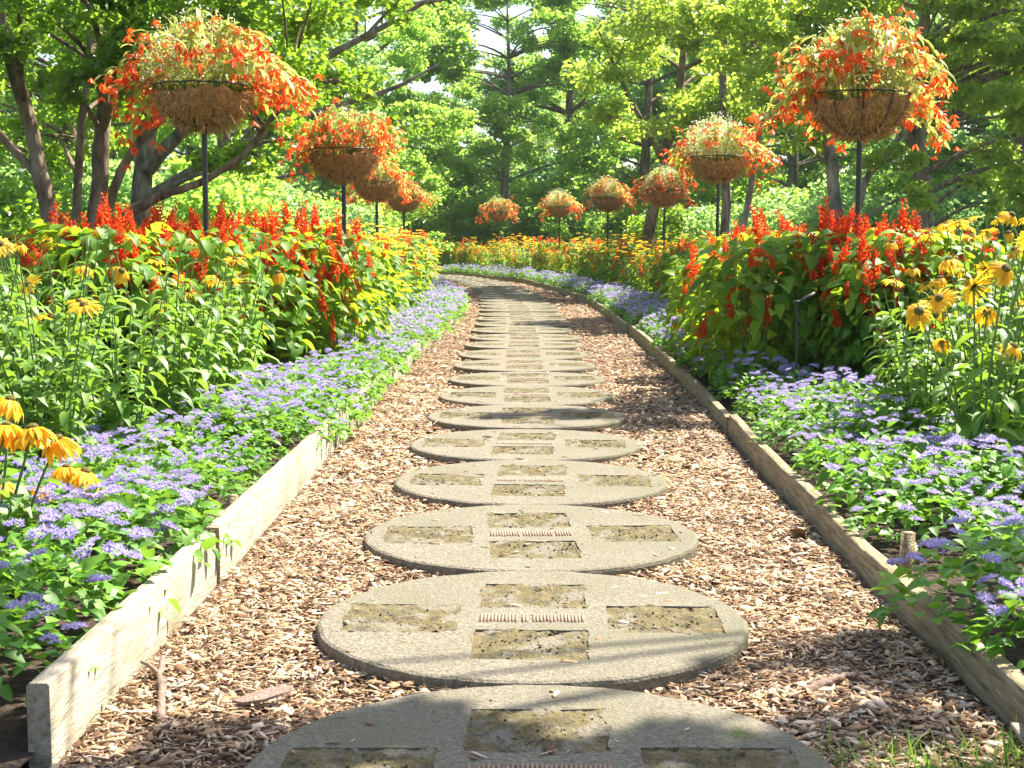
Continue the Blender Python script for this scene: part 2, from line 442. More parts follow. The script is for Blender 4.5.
for i in range(39):
    y = 2.44 + i * SP
    me, ins, rib = stone_vars[(i * 3) % 8]
    ang = random.gauss(0, .03)
    o = empty('stepping_stone', (Cc(y) + random.gauss(0, .008), y, random.gauss(0, .002)), ang)
    o.rotation_euler[0] = random.gauss(0, .004)
    add('slab', me, o)
    if i < 24:
        for q in ins: add('moss_inset', q, o)
        add('ribbed_strip', rib, o)
    if i < 20:
        lab = f'{ORD[i]} round concrete stepping stone along the mulch path'
        if i < 6: lab = f'{ORD[i]} round stepping stone, {desc[i]}'
        tag(o, lab, 'stepping stone', 'round stepping stones down the path')
    else:
        tag(o, 'round stepping stone far down the path towards the bend', 'stepping stone', 'distant stepping stones')

# things lying on the path
def stick(pts, r0, label, name='fallen_stick', twig=None):
    mb = MB(); p = np.array(pts)
    t = np.linspace(0, 1, 14); q = np.stack([np.interp(t, np.linspace(0, 1, len(p)), p[:, i]) for i in range(3)], 1)
    q += rng.normal(0, .0018, q.shape)
    mb.tube(q, np.linspace(r0, r0 * .6, 14) * rng.uniform(.85, 1.15, 14), 7)
    if twig: mb.tube(np.array(twig), [r0 * .6, r0 * .45, r0 * .3], 5)
    tag(add(name, mb.mesh(name, M_STICK, True)), label, 'stick')
stick([(-.655, 2.74, .02), (-.69, 2.82, .025), (-.715, 2.95, .03), (-.745, 3.05, .03), (-.765, 3.17, .032)], .011, 'thin bent brown stick lying on wood chips near the pale board end', twig=[(-.74, 3.05, .03), (-.78, 3.1, .04), (-.80, 3.12, .04)])
stick([(.60, 2.95, .028), (.66, 3.0, .034), (.735, 3.07, .032)], .011, 'short straight grey twig on the chips beside the second stepping stone')
mb = MB(); ch = np.array([(-.018, -.06, 0), (.012, -.052, .002), (.024, -.01, 0), (.020, .05, -.002), (.002, .068, 0), (-.014, .03, .003), (-.024, -.01, 0)])
mb.add(np.concatenate([ch, ch + [0, 0, .006]]), [(k, (k + 1) % 7, 7 + (k + 1) % 7, 7 + k) for k in range(7)]); mb.add(ch + [0, 0, .006], [tuple(range(7))])
o = add('bark_slab', mb.mesh('bark_slab', M_STICK), None, (-.50, 2.90, .032), (.1, .05, -.9)); tag(o, 'flat tan bark piece lying on chips between the bent stick and second stone', 'bark piece')
mb = MB(); mb.inst(*LEAF_OV, np.array([(0, 0, 0.)]), frames([(1, .3, .1)], [(0, 0, 1)]), np.array([.12]))
mb.tube([(0, 0, 0), (-.03, -.01, .005), (-.05, -.02, 0)], .002, 4)
o = add('dead_leaf', mb.mesh('dead_leaf', M_DEAD), None, (.86, 4.55, .045), (0, .1, .6)); tag(o, 'curled grey dead leaf on the chips against the brown board', 'dead leaf')
mb = MB(); mb.box((0, 0, 0), (.035, .055, .006))
for (x, y, rz, t) in ((.95, 2.66, .3, 'pale upright wood chip standing in the grass at the path corner'), (-.37, 3.42, 1.2, 'large pale wood chip beside the second stepping stone')):
    o = add('large_wood_chip', mb.mesh('large_wood_chip', M_PALE_WOOD), None, (x, y, .035), (.5, .2, rz)); tag(o, t, 'wood chip')

# ------------------------------------------------------------------ edging boards
def board(y0, y1, edge, sgn, h, mat, th, dz, dx, label, cut=0):
    """a plank following the bed edge; inner face at edge, thickness away from the path"""
    n = max(3, int((y1 - y0) / .25)); ysb = np.linspace(y0, y1, n + 1)
    mb = MB(); V = []
    r = np.random.default_rng(int(y0 * 100))
    for i, y in enumerate(ysb):
        xi = edge(y) + dx * sgn; xo = xi + sgn * th
        top = h + dz + r.normal(0, .0025) - (cut if i in (0, n) else 0)
        V += [(xi, y, -.04), (xi + sgn * .001, y, top - .004), (xi + sgn * .005, y, top), (xo - sgn * .005, y, top), (xo, y, top - .005), (xo, y, -.04)]
    F = []
    for i in range(n):
        for j in range(5):
            a = i * 6 + j; F.append((a, a + 1, a + 7, a + 6))
    mb.add(V, F); mb.add(V[:6], [(0, 1, 4, 5), (1, 2, 3, 4)]); mb.add(V[-6:], [(0, 1, 4, 5), (1, 2, 3, 4)])
    o = add('edging_board', mb.mesh('edging_board', mat))
    tag(o, label, 'edging board', 'wooden boards edging the flower beds')
lb = [2.58, 3.45, 4.02, 4.60, 6.6, 8.9, 11.3, 14.2, 17.6, 21, 25, 29, 33]
ld = ['pale board nearest the stick, its dark sawn end facing out', 'short pale board with a chipped notch at each end', 'short pale board between the notch and the overhanging leaves',
      'pale board running past the fourth stepping stone under overhanging ageratum']
for i in range(len(lb) - 1):
    mid = (lb[i] + lb[i + 1]) / 2; k = int(round((mid - 2.44) / SP))
    lab = ld[i] if i < 4 else (f'pale edging board beside the {ORD[k]} stepping stone' if k < 20 else 'pale edging board far along where the path bends')
    board(lb[i] + .004, lb[i + 1] - .004, L, -1, .155 if i < 5 else .12, M_PALE_WOOD, .042, [0, -.004, .006, -.006][i % 4], [0, .006, -.003, .004][i % 4], lab, .006 if i in (1, 2) else 0)
rb = [1.7, 4.62, 7.1, 9.5, 12.0, 14.6, 17.2, 20, 23, 26, 29.5, 33, 37, 41]
for i in range(len(rb) - 1):
    mid = (rb[i] + rb[i + 1]) / 2; k = int(round((mid - 2.44) / SP))
    lab = ('brown weathered board by the stake, running out of view' if i == 0 else f'brown weathered edging board beside the {ORD[k]} stepping stone') if k < 20 else 'brown edging board far along the outside of the bend'
    board(rb[i] + .004, rb[i + 1] - .004, Rr, 1, .095, M_BROWN_WOOD, .042, [0, .008, -.004][i % 3], [0, .010, -.004][i % 3], lab)
mb = MB(); mb.box((0, 0, .045), (.030, .026, .21)); mb.box((.001, 0, .1505), (.031, .026, .003))
tag(add('wooden_stake', mb.mesh('wooden_stake', M_BROWN_WOOD), None, (1.075, 3.98, .0), (.04, .03, .2)), 'short square wooden stake standing in soil just outside the brown board', 'stake')
mb = MB(); mb.box((0, 0, .06), (.03, .03, .22)); mb.box((0, 0, .171), (.024, .024, .004))
tag(add('wooden_stake', mb.mesh('wooden_stake', M_BROWN_WOOD), None, (-.872, 4.56, -.02), (0, 0, .1)), 'dark stake end behind the joint of the pale boards', 'stake')

# ------------------------------------------------------------------ grass at the corner
mb = MB(); n = 1900
gx = rng.uniform(.55, 1.3, n); gy = 2.1 + rng.beta(1.5, 1.6, n) * .62 - np.abs(gx - .95) * .15
d = rand_dirs(n); d[:, 2] = np.abs(d[:, 2]) + .9
mb.inst(*leaf_template(.07, lambda t: 1 - t * .9, droop=.9, rows=(0, .4, .75, 1)), np.stack([gx, gy, np.full(n, .0)], 1), frames(d, rand_dirs(n)), rng.uniform(.03, .085, n))
tag(add('grass', mb.mesh('grass', M_GRASS)), 'bright green grass creeping over the near corner of the mulch', 'grass', kind='stuff')
mb = MB(); n = 70
a = rng.uniform(0, 6.28, n); rr = rng.uniform(0, .03, n); d = rand_dirs(n); d[:, 2] = np.abs(d[:, 2]) + .6
mb.inst(*leaf_template(.08, lambda t: 1 - t * .9, droop=.6, rows=(0, .5, 1)), np.stack([.42 + rr * np.cos(a), 2.63 + rr * np.sin(a), np.full(n, .035)], 1), frames(d, rand_dirs(n)), rng.uniform(.015, .035, n))
tag(add('grass_tuft', mb.mesh('grass_tuft', M_GRASS)), 'tiny tuft of green grass growing on the first stepping stone', 'grass tuft')

# ------------------------------------------------------------------ bed plants: templates
def dome_leaves(mb, n, rad, h, T, smin, smax, seed, zlo=.02, flat=.55, shell=.45):
    r = np.random.default_rng(seed)
    az = r.uniform(0, 2 * math.pi, n); u = r.uniform(0, 1, n) ** .5; k = shell + (1 - shell) * r.random(n)
    rr = rad * u; top = h * np.sqrt(np.maximum(0, 1 - u ** 2 * .85))
    z = zlo + (top - zlo) * k
    pos = np.stack([rr * np.cos(az), rr * np.sin(az), z], 1)
    a2 = az + r.normal(0, .8, n); el = r.normal(.25, .4, n)
    d = np.stack([np.cos(a2) * np.cos(el), np.sin(a2) * np.cos(el), np.sin(el)], 1)
    up = rand_dirs(n, r) * flat; up[:, 2] += 1
    mb.inst(*T, pos, frames(d, up), r.uniform(smin, smax, n))

def age_head(seed):
    r = np.random.default_rng(seed); mb = MB()
    nb = 8
    for b in range(nb):
        a = b * 2.4; rad = .0 if b == 0 else .010 + .007 * (b / nb)
        c = np.array([rad * math.cos(a), rad * math.sin(a), .006 * math.cos(rad * 60) + r.normal(0, .001)])
        n = 20
        d = rand_dirs(n, r); d[:, 2] = np.abs(d[:, 2]) * .8 + .15
        T = np.array([(-.0012, 0, 0), (.0012, 0, 0), (0, 1, 0)]) ; T = np.array([(-.13, 0, 0), (.13, 0, 0), (.05, 1, 0), (-.05, 1, 0)])
        mb.inst(T, [(0, 1, 2, 3)], np.repeat(c[None], n, 0), frames(d, rand_dirs(n, r)), r.uniform(.007, .011, n))
    return mb.mesh('ageratum_head', M_AGE_HEAD)
AGE_HEADS = [age_head(s) for s in range(4)]

def age_foliage(seed, rad=.21, h=.20, n=260, heads=0):
    mb = MB(); dome_leaves(mb, n, rad, h, LEAF_OVS, .026, .052, seed)
    r = np.random.default_rng(seed + 50)
    return mb.mesh('ageratum_foliage', [M_AGE_LEAF])
AGE_FOL = [age_foliage(s) for s in range(6)]
def age_spots(seed, n, rad=.20, h=.215):
    r = np.random.default_rng(seed); out = []
    k = 0
    while len(out) < n and k < n * 30:
        k += 1
        az = r.uniform(0, 6.283); u = r.random() ** .5
        p = (rad * u * math.cos(az), rad * u * math.sin(az), h * math.sqrt(max(0, 1 - u * u * .7)) + r.normal(0, .012))
        if all((p[0] - q[0]) ** 2 + (p[1] - q[1]) ** 2 > .00085 for q in out): out.append(p)
    return out
def age_far_bloom(seed):
    mb = MB(); r = np.random.default_rng(seed)
    src = []
    for p in age_spots(seed, 24, .21, .215):
        n = 16; d = rand_dirs(n, r); d[:, 2] = np.abs(d[:, 2]) + .3
        off = r.normal(0, .009, (n, 3)); off[:, 2] *= .3
        mb.inst(*LEAF4, np.array(p)[None] + off, frames(d, rand_dirs(n, r)), r.uniform(.012, .020, n))
    return mb.mesh('ageratum_bloom', M_AGE_HEAD)
AGE_FAR = [age_far_bloom(s) for s in range(4)]

def make_ageratum(x, y, sc, near, idx, nh):
    o = empty('ageratum_plant', (x, y, .03), random.uniform(0, 6.28), sc)
    add('foliage', AGE_FOL[idx % 6], o)
    if near:
        for p in age_spots(idx, nh):
            add('flower_head', random.choice(AGE_HEADS), o, p, (p[1] * 1.5 + random.gauss(0, .2), -p[0] * 1.5 + random.gauss(0, .2), random.uniform(0, 6)), random.uniform(.75, 1.2))
    else:
        add('bloom', AGE_FAR[idx % 4], o)
    return o

ROW = ['first row', 'second row', 'third row', 'fourth row', 'fifth row']
cnt = 0
for side in (-1, 1):
    edge = L if side < 0 else Rr
    bname = 'pale board' if side < 0 else 'brown board'
    y = 2.50 if side < 0 else 2.62
    while y < (30 if side < 0 else 42):
        k = int(round((y - 2.44) / SP)); sub = (y - 2.44) / SP - k
        part = 'near edge' if sub < -.17 else ('middle' if sub < .17 else 'far edge')
        rows = 5 if y < 3.4 else 4 if y < 5.0 else (3 if y < 6.0 else 2)
        if side < 0 and 8.9 < y < 11.2: rows = 1
        if side > 0 and 8.2 < y < 10.6: rows = 1
        for r_ in range(rows):
            if side > 0 and r_ == 0 and 3.75 < y < 4.12: continue
            off = (.22 if y < 6.2 and side < 0 else ((.13 if y < 3.75 else .21) if side > 0 else .10)) + r_ * .28 + random.gauss(0, .03)
            x = edge(y) + side * (.045 + off); yy = y + random.gauss(0, .04) + (.15 if r_ % 2 else 0)
            if math.hypot(x - 1.075, yy - 3.9) < .30: continue   # bare soil round the stake
            near = y < 9.5
            nh = random.choice([10, 17, 24, 32])
            if side < 0 and y < 3.6: nh = random.choice([10, 16, 22])
            if side > 0 and y < 3.9: nh = 24
            o = make_ageratum(x, yy, random.choice([.75, .9, 1.0, 1.1, 1.25]), near, cnt, nh)
            if k < 20:
                tag(o, f"lavender ageratum at the {ORD[k]} stone's {part}, {ROW[r_]} from the {bname}", 'ageratum', 'lavender ageratum plants edging the beds')
            else:
                tag(o, f'small lavender ageratum far along the {bname} by the bend', 'ageratum', f'distant ageratum along the {bname}')
            cnt += 1
        y += .33 if y < 20 else .42

# salvia
def sal_foliage(seed, h=.86, rad=.27, n=340):
    r = np.random.default_rng(seed); mb = MB()
    for i in range(7):
        a = r.uniform(0, 6.28); q = rad * .6 * r.random() ** .5
        mb.tube([(0.03 * math.cos(a), .03 * math.sin(a), 0), (q * .7 * math.cos(a), q * .7 * math.sin(a), h * .5), (q * math.cos(a), q * math.sin(a), h * .93)], [.005, .004, .003], 5, 1, False)
    az = r.uniform(0, 6.283, n); zt = .12 + (1 - .12) * r.random(n) ** .75
    prof = np.sqrt(np.maximum(0, 1 - ((zt - .55) / .62) ** 2))
    rr = rad * prof * (.35 + .75 * r.random(n) ** .5)
    pos = np.stack([rr * np.cos(az), rr * np.sin(az), zt * h], 1)
    a2 = az + r.normal(0, .5, n); el = r.normal(-.05, .35, n)
    d = np.stack([np.cos(a2) * np.cos(el), np.sin(a2) * np.cos(el), np.sin(el)], 1)
    up = rand_dirs(n, r) * .5; up[:, 2] += 1; up[:, :2] += .4 * np.stack([np.cos(az), np.sin(az)], 1)
    mb.inst(*LEAF_OV, pos, frames(d, up), r.uniform(.06, .13, n))
    return mb.mesh('salvia_foliage', [M_SAL_LEAF, M_STEM])
SAL_FOL = [sal_foliage(s) for s in range(5)]
BELL = np.array([(0, 0, 0), (-.22, .5, .12), (.22, .5, .12), (0, .5, -.2), (-.14, 1, .16), (.14, 1, .16), (0, .86, -.22)])
BELLF = np.array([(0, 2, 1), (0, 1, 3), (0, 3, 2), (1, 2, 5), (1, 5, 4), (3, 1, 4), (3, 4, 6), (2, 3, 6), (2, 6, 5)])
def sal_spike(seed, ln):
    r = np.random.default_rng(seed); mb = MB()
    mb.tube([(0, 0, -.05), (r.normal(0, .004), r.normal(0, .004), ln * .5), (r.normal(0, .008), r.normal(0, .008), ln)], [.003, .0025, .0012], 4, 0, False)
    nw = int(ln / .017)
    pos = []; d = []; s = []
    for i in range(nw):
        t = i / nw; m = 5 if t < .7 else 3
        for j in range(m):
            a = j * 6.283 / m + i * .6 + r.normal(0, .15); el = .45 + .4 * t + r.normal(0, .2)
            pos.append((.003 * math.cos(a), .003 * math.sin(a), t * ln)); d.append((math.cos(a) * math.cos(el), math.sin(a) * math.cos(el), math.sin(el)))
            s.append((.034 - .019 * t) * r.uniform(.75, 1.2))
    mb.inst(BELL, BELLF, np.array(pos), frames(np.array(d), np.tile([0, 0, 1.], (len(d), 1))), np.array(s))
    return mb.mesh('salvia_spike', M_SAL_FLOW)
SAL_SPK = [sal_spike(s, l) for s, l in enumerate([.12, .17, .22, .15])]
def sal_spots(seed, n, h=.88, rad=.25):
    r = np.random.default_rng(seed); out = []
    for i in range(n):
        a = r.uniform(0, 6.28); u = r.random() ** .5
        out.append((rad * 1.2 * u * math.cos(a), rad * 1.2 * u * math.sin(a), h * (1 - .30 * u * u) - .42 * r.random() ** 1.8 + .02))
    return out
def sal_far_bloom(seed, yellow=False):
    mb = MB(); r = np.random.default_rng(seed)
    for p in sal_spots(seed, 24):
        n = 26; t = r.random(n) * .13
        a = r.uniform(0, 6.28, n)
        d = np.stack([np.cos(a), np.sin(a), r.uniform(.2, 1, n)], 1)
        mb.inst(*LEAF4, np.array(p)[None] + np.stack([0 * t, 0 * t, t], 1), frames(d, rand_dirs(n, r)), r.uniform(.024, .04, n))
    return mb.mesh('salvia_bloom', M_SAL_FLOW)
SAL_FAR = [sal_far_bloom(s) for s in range(4)]

# rudbeckia
def rud_flower(seed, mat, droop, np_=15, rad=.055):
    r = np.random.default_rng(seed); mb = MB()
    T = leaf_template(.24, petal, droop=droop, fold=.2, rows=(0, .3, .7, 1.0))
    for ring_, m, s in ((0, np_, 1.0), (1, np_ - 3, .86)):
        a = np.arange(m) * 6.283 / m + ring_ * .2 + r.normal(0, .06, m); el = r.normal(.12 - droop * .45 + ring_ * .18, .1, m)
        d = np.stack([np.cos(a) * np.cos(el), np.sin(a) * np.cos(el), np.sin(el)], 1)
        mb.inst(*T, np.stack([.008 * np.cos(a), .008 * np.sin(a), 0 * a + ring_ * .002], 1), frames(d, np.tile([0, 0, 1.], (m, 1))), rad * s * r.uniform(.72, 1.12, m))
    # green sepals beneath
    m = 8; a = np.arange(m) * 6.283 / m
    d = np.stack([np.cos(a), np.sin(a), -.25 + 0 * a], 1)
    mb.inst(*LEAF_NAR, np.stack([.002 * np.cos(a), .002 * np.sin(a), 0 * a - .004], 1), frames(d, np.tile([0, 0, 1.], (m, 1))), np.full(m, .026), 1)
    return mb.mesh('rudbeckia_petals', [mat, M_STEM])
RUD_FL = [rud_flower(0, M_RUD_PET, .5), rud_flower(1, M_RUD_PET, .9), rud_flower(2, M_RUD_PET, .3), rud_flower(3, M_RUD_PET, 1.4)]
RUD_OR = [rud_flower(4, M_RUD_ORG, 1.0, 22, .066), rud_flower(5, M_RUD_ORG, .8, 22, .064)]
mb = MB()
for zi, (rr0, rr1, z0, z1) in enumerate([(.013, .014, -.001, .005), (.014, .009, .005, .011), (.009, .001, .011, .013)]):
    a = np.arange(14) * 6.283 / 14
    V = np.concatenate([np.stack([rr0 * np.cos(a), rr0 * np.sin(a), 0 * a + z0], 1), np.stack([rr1 * np.cos(a), rr1 * np.sin(a), 0 * a + z1], 1)])
    mb.add(V, [(j, (j + 1) % 14, 14 + (j + 1) % 14, 14 + j) for j in range(14)])
RUD_C = mb.mesh('rudbeckia_centre', M_RUD_CEN, True)

def rud_foliage(seed, h=.85, rad=.26, stems=9, lv=21):
    r = np.random.default_rng(seed); mb = MB(); tips = []
    P = []; D = []; U = []; S = []
    for i in range(stems):
        a = i * 2.4 + r.normal(0, .3); q = rad * (.15 + .85 * math.sqrt((i + .5) / stems)); hh = h * r.uniform(.78, 1.05)
        p0 = np.array([.05 * math.cos(a), .05 * math.sin(a), 0]); p2 = np.array([q * math.cos(a), q * math.sin(a), hh]); p1 = np.array([q * .45 * math.cos(a), q * .45 * math.sin(a), hh * .5])
        t = np.linspace(0, 1, 7)[:, None]; c = (1 - t) ** 2 * p0 + 2 * t * (1 - t) * p1 + t * t * p2
        mb.tube(c, np.linspace(.0048, .0026, 7), 6, 1, False)
        tips.append(tuple(p2))
        for j in range(lv):
            t = .05 + .87 * (j / lv); p = (1 - t) ** 2 * p0 + 2 * t * (1 - t) * p1 + t * t * p2
            b = a + j * 2.4 + r.normal(0, .3); el = r.uniform(.25, .95)
            P.append(p); D.append((math.cos(b) * math.cos(el), math.sin(b) * math.cos(el), math.sin(el))); U.append((r.normal(0, .25), r.normal(0, .25), 1))
            S.append((.175 - .095 * t) * r.uniform(.75, 1.25))
    mb.inst(*LEAF_LAN, np.array(P), frames(np.array(D), np.array(U)), np.array(S))
    return mb.mesh('rudbeckia_foliage', [M_RUD_LEAF, M_STEM]), tips
RUD_FOL = [rud_foliage(s) for s in range(5)]
RUD_LOW = [rud_foliage(s + 20, h=.42, rad=.2, stems=7, lv=14) for s in range(2)]
def rud_far_bloom(seed, n=24):
    mb = MB(); r = np.random.default_rng(seed)
    for p in sal_spots(seed, n, .97, .3):
        m = 11; a = np.arange(m) * 6.283 / m
        d = np.stack([np.cos(a), np.sin(a), 0 * a - .1], 1)
        mb.inst(*LEAF4, np.array(p)[None] + 0 * d, frames(d, np.tile([0, 0, 1.], (m, 1)) + r.normal(0, .2, (m, 3))), np.full(m, .05))
    return mb.mesh('yellow_bloom', M_RUD_PET)
RUD_FAR = [rud_far_bloom(s) for s in range(3)]
PLACED = []
def ok(x, y, dmin):
    if any((x - a) ** 2 + (y - b) ** 2 < dmin * dmin for a, b in PLACED): return False
    PLACED.append((x, y)); return True

seen = {}
def slot_label(kind, x, y, side):
    """names the plant by the stepping stone it is level with and how far out from the board it stands"""
    k = min(19, int(round((y - 2.44) / SP)))
    key = (kind, side, k); n = seen.get(key, 0); seen[key] = n + 1
    return k, n

jobs = []
def make_salvia(x, y, sc, near, nspk, idx):
    o = empty('salvia_plant', (x, y, .03), random.uniform(0, 6.28), sc)
    add('foliage', SAL_FOL[idx % 5], o)
    if near:
        for p in sal_spots(idx + 100, nspk):
            add('flower_spike', random.choice(SAL_SPK), o, p, (random.gauss(0, .25), random.gauss(0, .25), random.uniform(0, 6)), random.uniform(.6, 1.2))
    else:
        add('bloom', SAL_FAR[idx % 4], o)
    jobs.append(('red salvia', o, x, y)); return o
def make_rud(x, y, sc, flowers, idx, kind='near', far=False, rz=None):
    o = empty('rudbeckia_plant', (x, y, .03), random.uniform(0, 6.28) if rz is None else rz, sc)
    me, tips = (RUD_LOW if kind == 'low' else RUD_FOL)[idx % (2 if kind == 'low' else 5)]
    add('foliage', me, o)
    if far: add('bloom', RUD_FAR[idx % 3], o)
    else:
        tp = list(tips); random.shuffle(tp)
        for p in tp[:flowers]:
            f = add('flower', random.choice(RUD_FL[:3] + RUD_FL), o, (p[0], p[1], p[2] + .004), (random.gauss(0, .35), random.gauss(0, .35), random.uniform(0, 6)), random.uniform(.9, 1.25))
            add('flower_centre', RUD_C, f)
    jobs.append(('yellow rudbeckia' if kind != 'low' else 'golden rudbeckia', o, x, y)); return o

idx = 0
# --- beds beyond the pale board
def rud_custom(bx, by, flowers, meshes, seed, kind, lv, leaf, T=None):
    """a plant whose stems lean out from one foot to the given flowers: (x, y, z, tilt x, tilt y, size)"""
    r = np.random.default_rng(seed); mb = MB(); P = []; D = []; U = []; S = []
    o = empty('rudbeckia_plant', (bx, by, .03))
    for (x, y, z, tx, ty, sc) in flowers:
        p0 = r.normal(0, .03, 3); p0[2] = 0; p2 = np.array([x - bx, y - by, z - .03]); p1 = p2 * [.45, .45, .55] + r.normal(0, .02, 3)
        c = bez(p0, p1, p2, 9); mb.tube(c, np.linspace(.0055, .003, 9), 6, 1, False)
        for j in range(lv):
            t = .04 + .75 * j / lv; p = (1 - t) ** 2 * p0 + 2 * t * (1 - t) * p1 + t * t * p2
            b = r.uniform(0, 6.28); el = r.uniform(.2, .95)
            P.append(p); D.append((math.cos(b) * math.cos(el), math.sin(b) * math.cos(el), math.sin(el))); U.append((r.normal(0, .25), r.normal(0, .25), 1)); S.append((leaf - .4 * leaf * t) * r.uniform(.75, 1.25))
        f = add('flower', random.choice(meshes), o, tuple(p2 + [0, 0, .004]), (tx, ty, random.uniform(0, 6)), sc); add('flower_centre', RUD_C, f)
    mb.inst(*LEAF_LAN, np.array(P), frames(np.array(D), np.array(U)), np.array(S))
    add('foliage', mb.mesh('rudbeckia_foliage', [M_RUD_LEAF, M_STEM]), o)
    jobs.append((kind, o, bx, by)); return o
rud_custom(-1.36, 3.80, [(-1.28, 3.72, .47, -.3, -.3, 1.1), (-1.215, 3.72, .465, -.2, .2, 1.2), (-1.17, 3.78, .43, .1, .3, 1.1), (-1.33, 3.9, .52, -.3, 0, 1.0)], RUD_OR, 61, 'golden rudbeckia', 7, .15)
rud_custom(-1.24, 4.02, [(-1.16, 3.98, .315, .2, .3, 1.0), (-1.21, 3.98, .325, -.2, -.2, .9), (-1.38, 3.95, .29, 0, -.2, 1.0), (-1.30, 4.02, .26, .3, 0, .8)], RUD_OR, 62, 'golden rudbeckia', 6, .13)
rud_custom(1.70, 5.35, [(1.43, 5.2, .69, -.9, .1, 1.28), (1.53, 5.3, .73, -.7, .5, 1.2), (1.62, 5.2, .775, -1.0, 0, 1.32), (1.73, 5.2, .84, -.9, .3, 1.25), (1.70, 5.3, .685, -.5, -.6, 1.2), (1.80, 5.3, .56, -.4, .3, 1.1), (1.88, 5.4, .95, -.6, 0, 1.1), (1.60, 5.5, .56, .3, .9, .9)], RUD_FL[:3], 63, 'yellow rudbeckia', 8, .19)
for (x, y) in [(-1.62, 5.2), (-1.50, 5.75), (-1.47, 6.3), (-1.48, 6.85), (-1.47, 7.4), (-1.5, 7.9), (-1.9, 7.8), (-2.0, 5.5), (-2.02, 6.1), (-2.05, 6.7), (-2.1, 7.3), (-1.95, 4.9), (-2.4, 6.4), (-2.45, 7.0), (-2.5, 7.6), (-2.9, 7.4), (-2.85, 8.0), (-3.2, 8.2)]:
    make_rud(x + random.gauss(0, .03), y + random.gauss(0, .04), random.uniform(.92, 1.08), random.choice([1, 1, 2, 3]), idx); idx += 1
def fill(x0, x1, y0, y1, step, edge, side, front=None):
    out = []
    y = y0
    row = 0
    while y < y1:
        x = x0 + (step / 2 if row % 2 else 0)
        while x < x1:
            X = edge(y) + side * x
            if front is None or front(X, y): out.append((X + random.gauss(0, .05), y + random.gauss(0, .05)))
            x += step
        y += step * .87; row += 1
    return out
fl = lambda X, y: y > 9.1 + (X + 1.4) * 1.9 and (y < 11.3 or X < -1.32)
for (x, y) in fill(.46, 2.9, 7.8, 13.0, .43, L, -1, fl):
    if x / y < -.30: make_rud(x, y, random.uniform(1.0, 1.1), random.choice([1, 2, 2]), idx); idx += 1; continue
    if random.random() < .07: make_rud(x, y, random.uniform(1.1, 1.2), 7, idx); idx += 1; continue
    make_salvia(x, y, random.uniform(.88, 1.19), True, random.choice([14, 20, 28, 34]), idx); idx += 1
for (x, y) in fill(.60, 2.2, 13.0, 20, .50, L, -1):
    (make_salvia(x, y, random.uniform(.9, 1.1), y < 17, 9, idx) if random.random() < .7 else make_rud(x, y, 1.1, 0, idx, far=True)); idx += 1
for (x, y) in fill(.60, 1.9, 20, 34, .62, L, -1):
    (make_salvia(x, y, random.uniform(.9, 1.1), False, 0, idx) if random.random() < .6 else make_rud(x, y, 1.08, 0, idx, far=True)); idx += 1
for (x, y, q) in [(-1.72, 8.3, 1.08), (-1.93, 8.5, 1.12), (-2.15, 8.15, 1.08), (1.97, 8.45, 1.12), (1.78, 8.62, 1.08), (2.2, 8.25, 1.12)]:
    make_salvia(x, y, q, True, 26, idx); idx += 1
# --- beds beyond the brown board
for (x, y) in [(1.85, 5.7), (2.0, 5.15), (1.72, 6.15), (2.15, 5.8), (2.5, 5.6), (2.1, 6.4), (2.5, 6.2), (2.4, 6.8), (2.85, 6.6), (2.8, 7.2), (3.2, 7.2), (1.72, 6.5)]:
    make_rud(x, y, random.uniform(.86, 1.04), random.choice([0, 1, 2, 3]), idx); idx += 1
fr = lambda X, y: y > 8.4 - (X - 1.4) * 1.2 and (y < 10.6 or X > 1.55)
for (x, y) in fill(.28, 2.5, 7.0, 12.5, .43, Rr, 1, fr):
    if x / y > .295: make_rud(x, y, random.uniform(1.1, 1.22), random.choice([1, 3, 4]), idx); idx += 1; continue
    if random.random() < .16: make_rud(x, y, random.uniform(1.05, 1.15), 8, idx); idx += 1; continue
    make_salvia(x, y, random.uniform(.85, 1.14), True, random.choice([12, 18, 28, 34]), idx); idx += 1
for (x, y) in fill(.75, 2.6, 12.5, 20, .52, Rr, 1):
    (make_salvia(x, y, random.uniform(.82, 1.0), y < 17, 9, idx) if x - Rr(y) < 1.5 and random.random() < .8 else make_rud(x, y, random.uniform(1.0, 1.1), 0, idx, far=True)); idx += 1
for (x, y) in fill(.75, 2.6, 20, 43, .66, Rr, 1):
    (make_salvia(x, y, random.uniform(.62, 1.0), False, 0, idx) if x - Rr(y) < 1.4 and random.random() < .75 else make_rud(x, y, random.uniform(.85, 1.12), 0, idx, far=True)); idx += 1

# labels of the tall plants: level with which stone, and how many out from the board
cells = {}
for kind, o, x, y in jobs:
    side = 'pale' if x < Cc(y) else 'brown'
    k = int(round((y - 2.44) / SP))
    cells.setdefault((kind, side, k), []).append((abs(x - Cc(y)), o))
CAT = {'red salvia': 'salvia', 'yellow rudbeckia': 'rudbeckia', 'golden rudbeckia': 'rudbeckia'}
for (kind, side, k), v in cells.items():
    v.sort(key=lambda t: t[0])
    for i, (_, o) in enumerate(v):
        if k < 14:
            tag(o, f'{kind} level with the {ORD[k]} stone, {ORD[i]} {CAT[kind]} out from the {side} board', CAT[kind], f'{kind} plants beyond the {side} board')
        else:
            tag(o, f'{kind} blooming far along the bed beyond the {side} board', CAT[kind], f'distant {kind} plants beyond the {side} board')

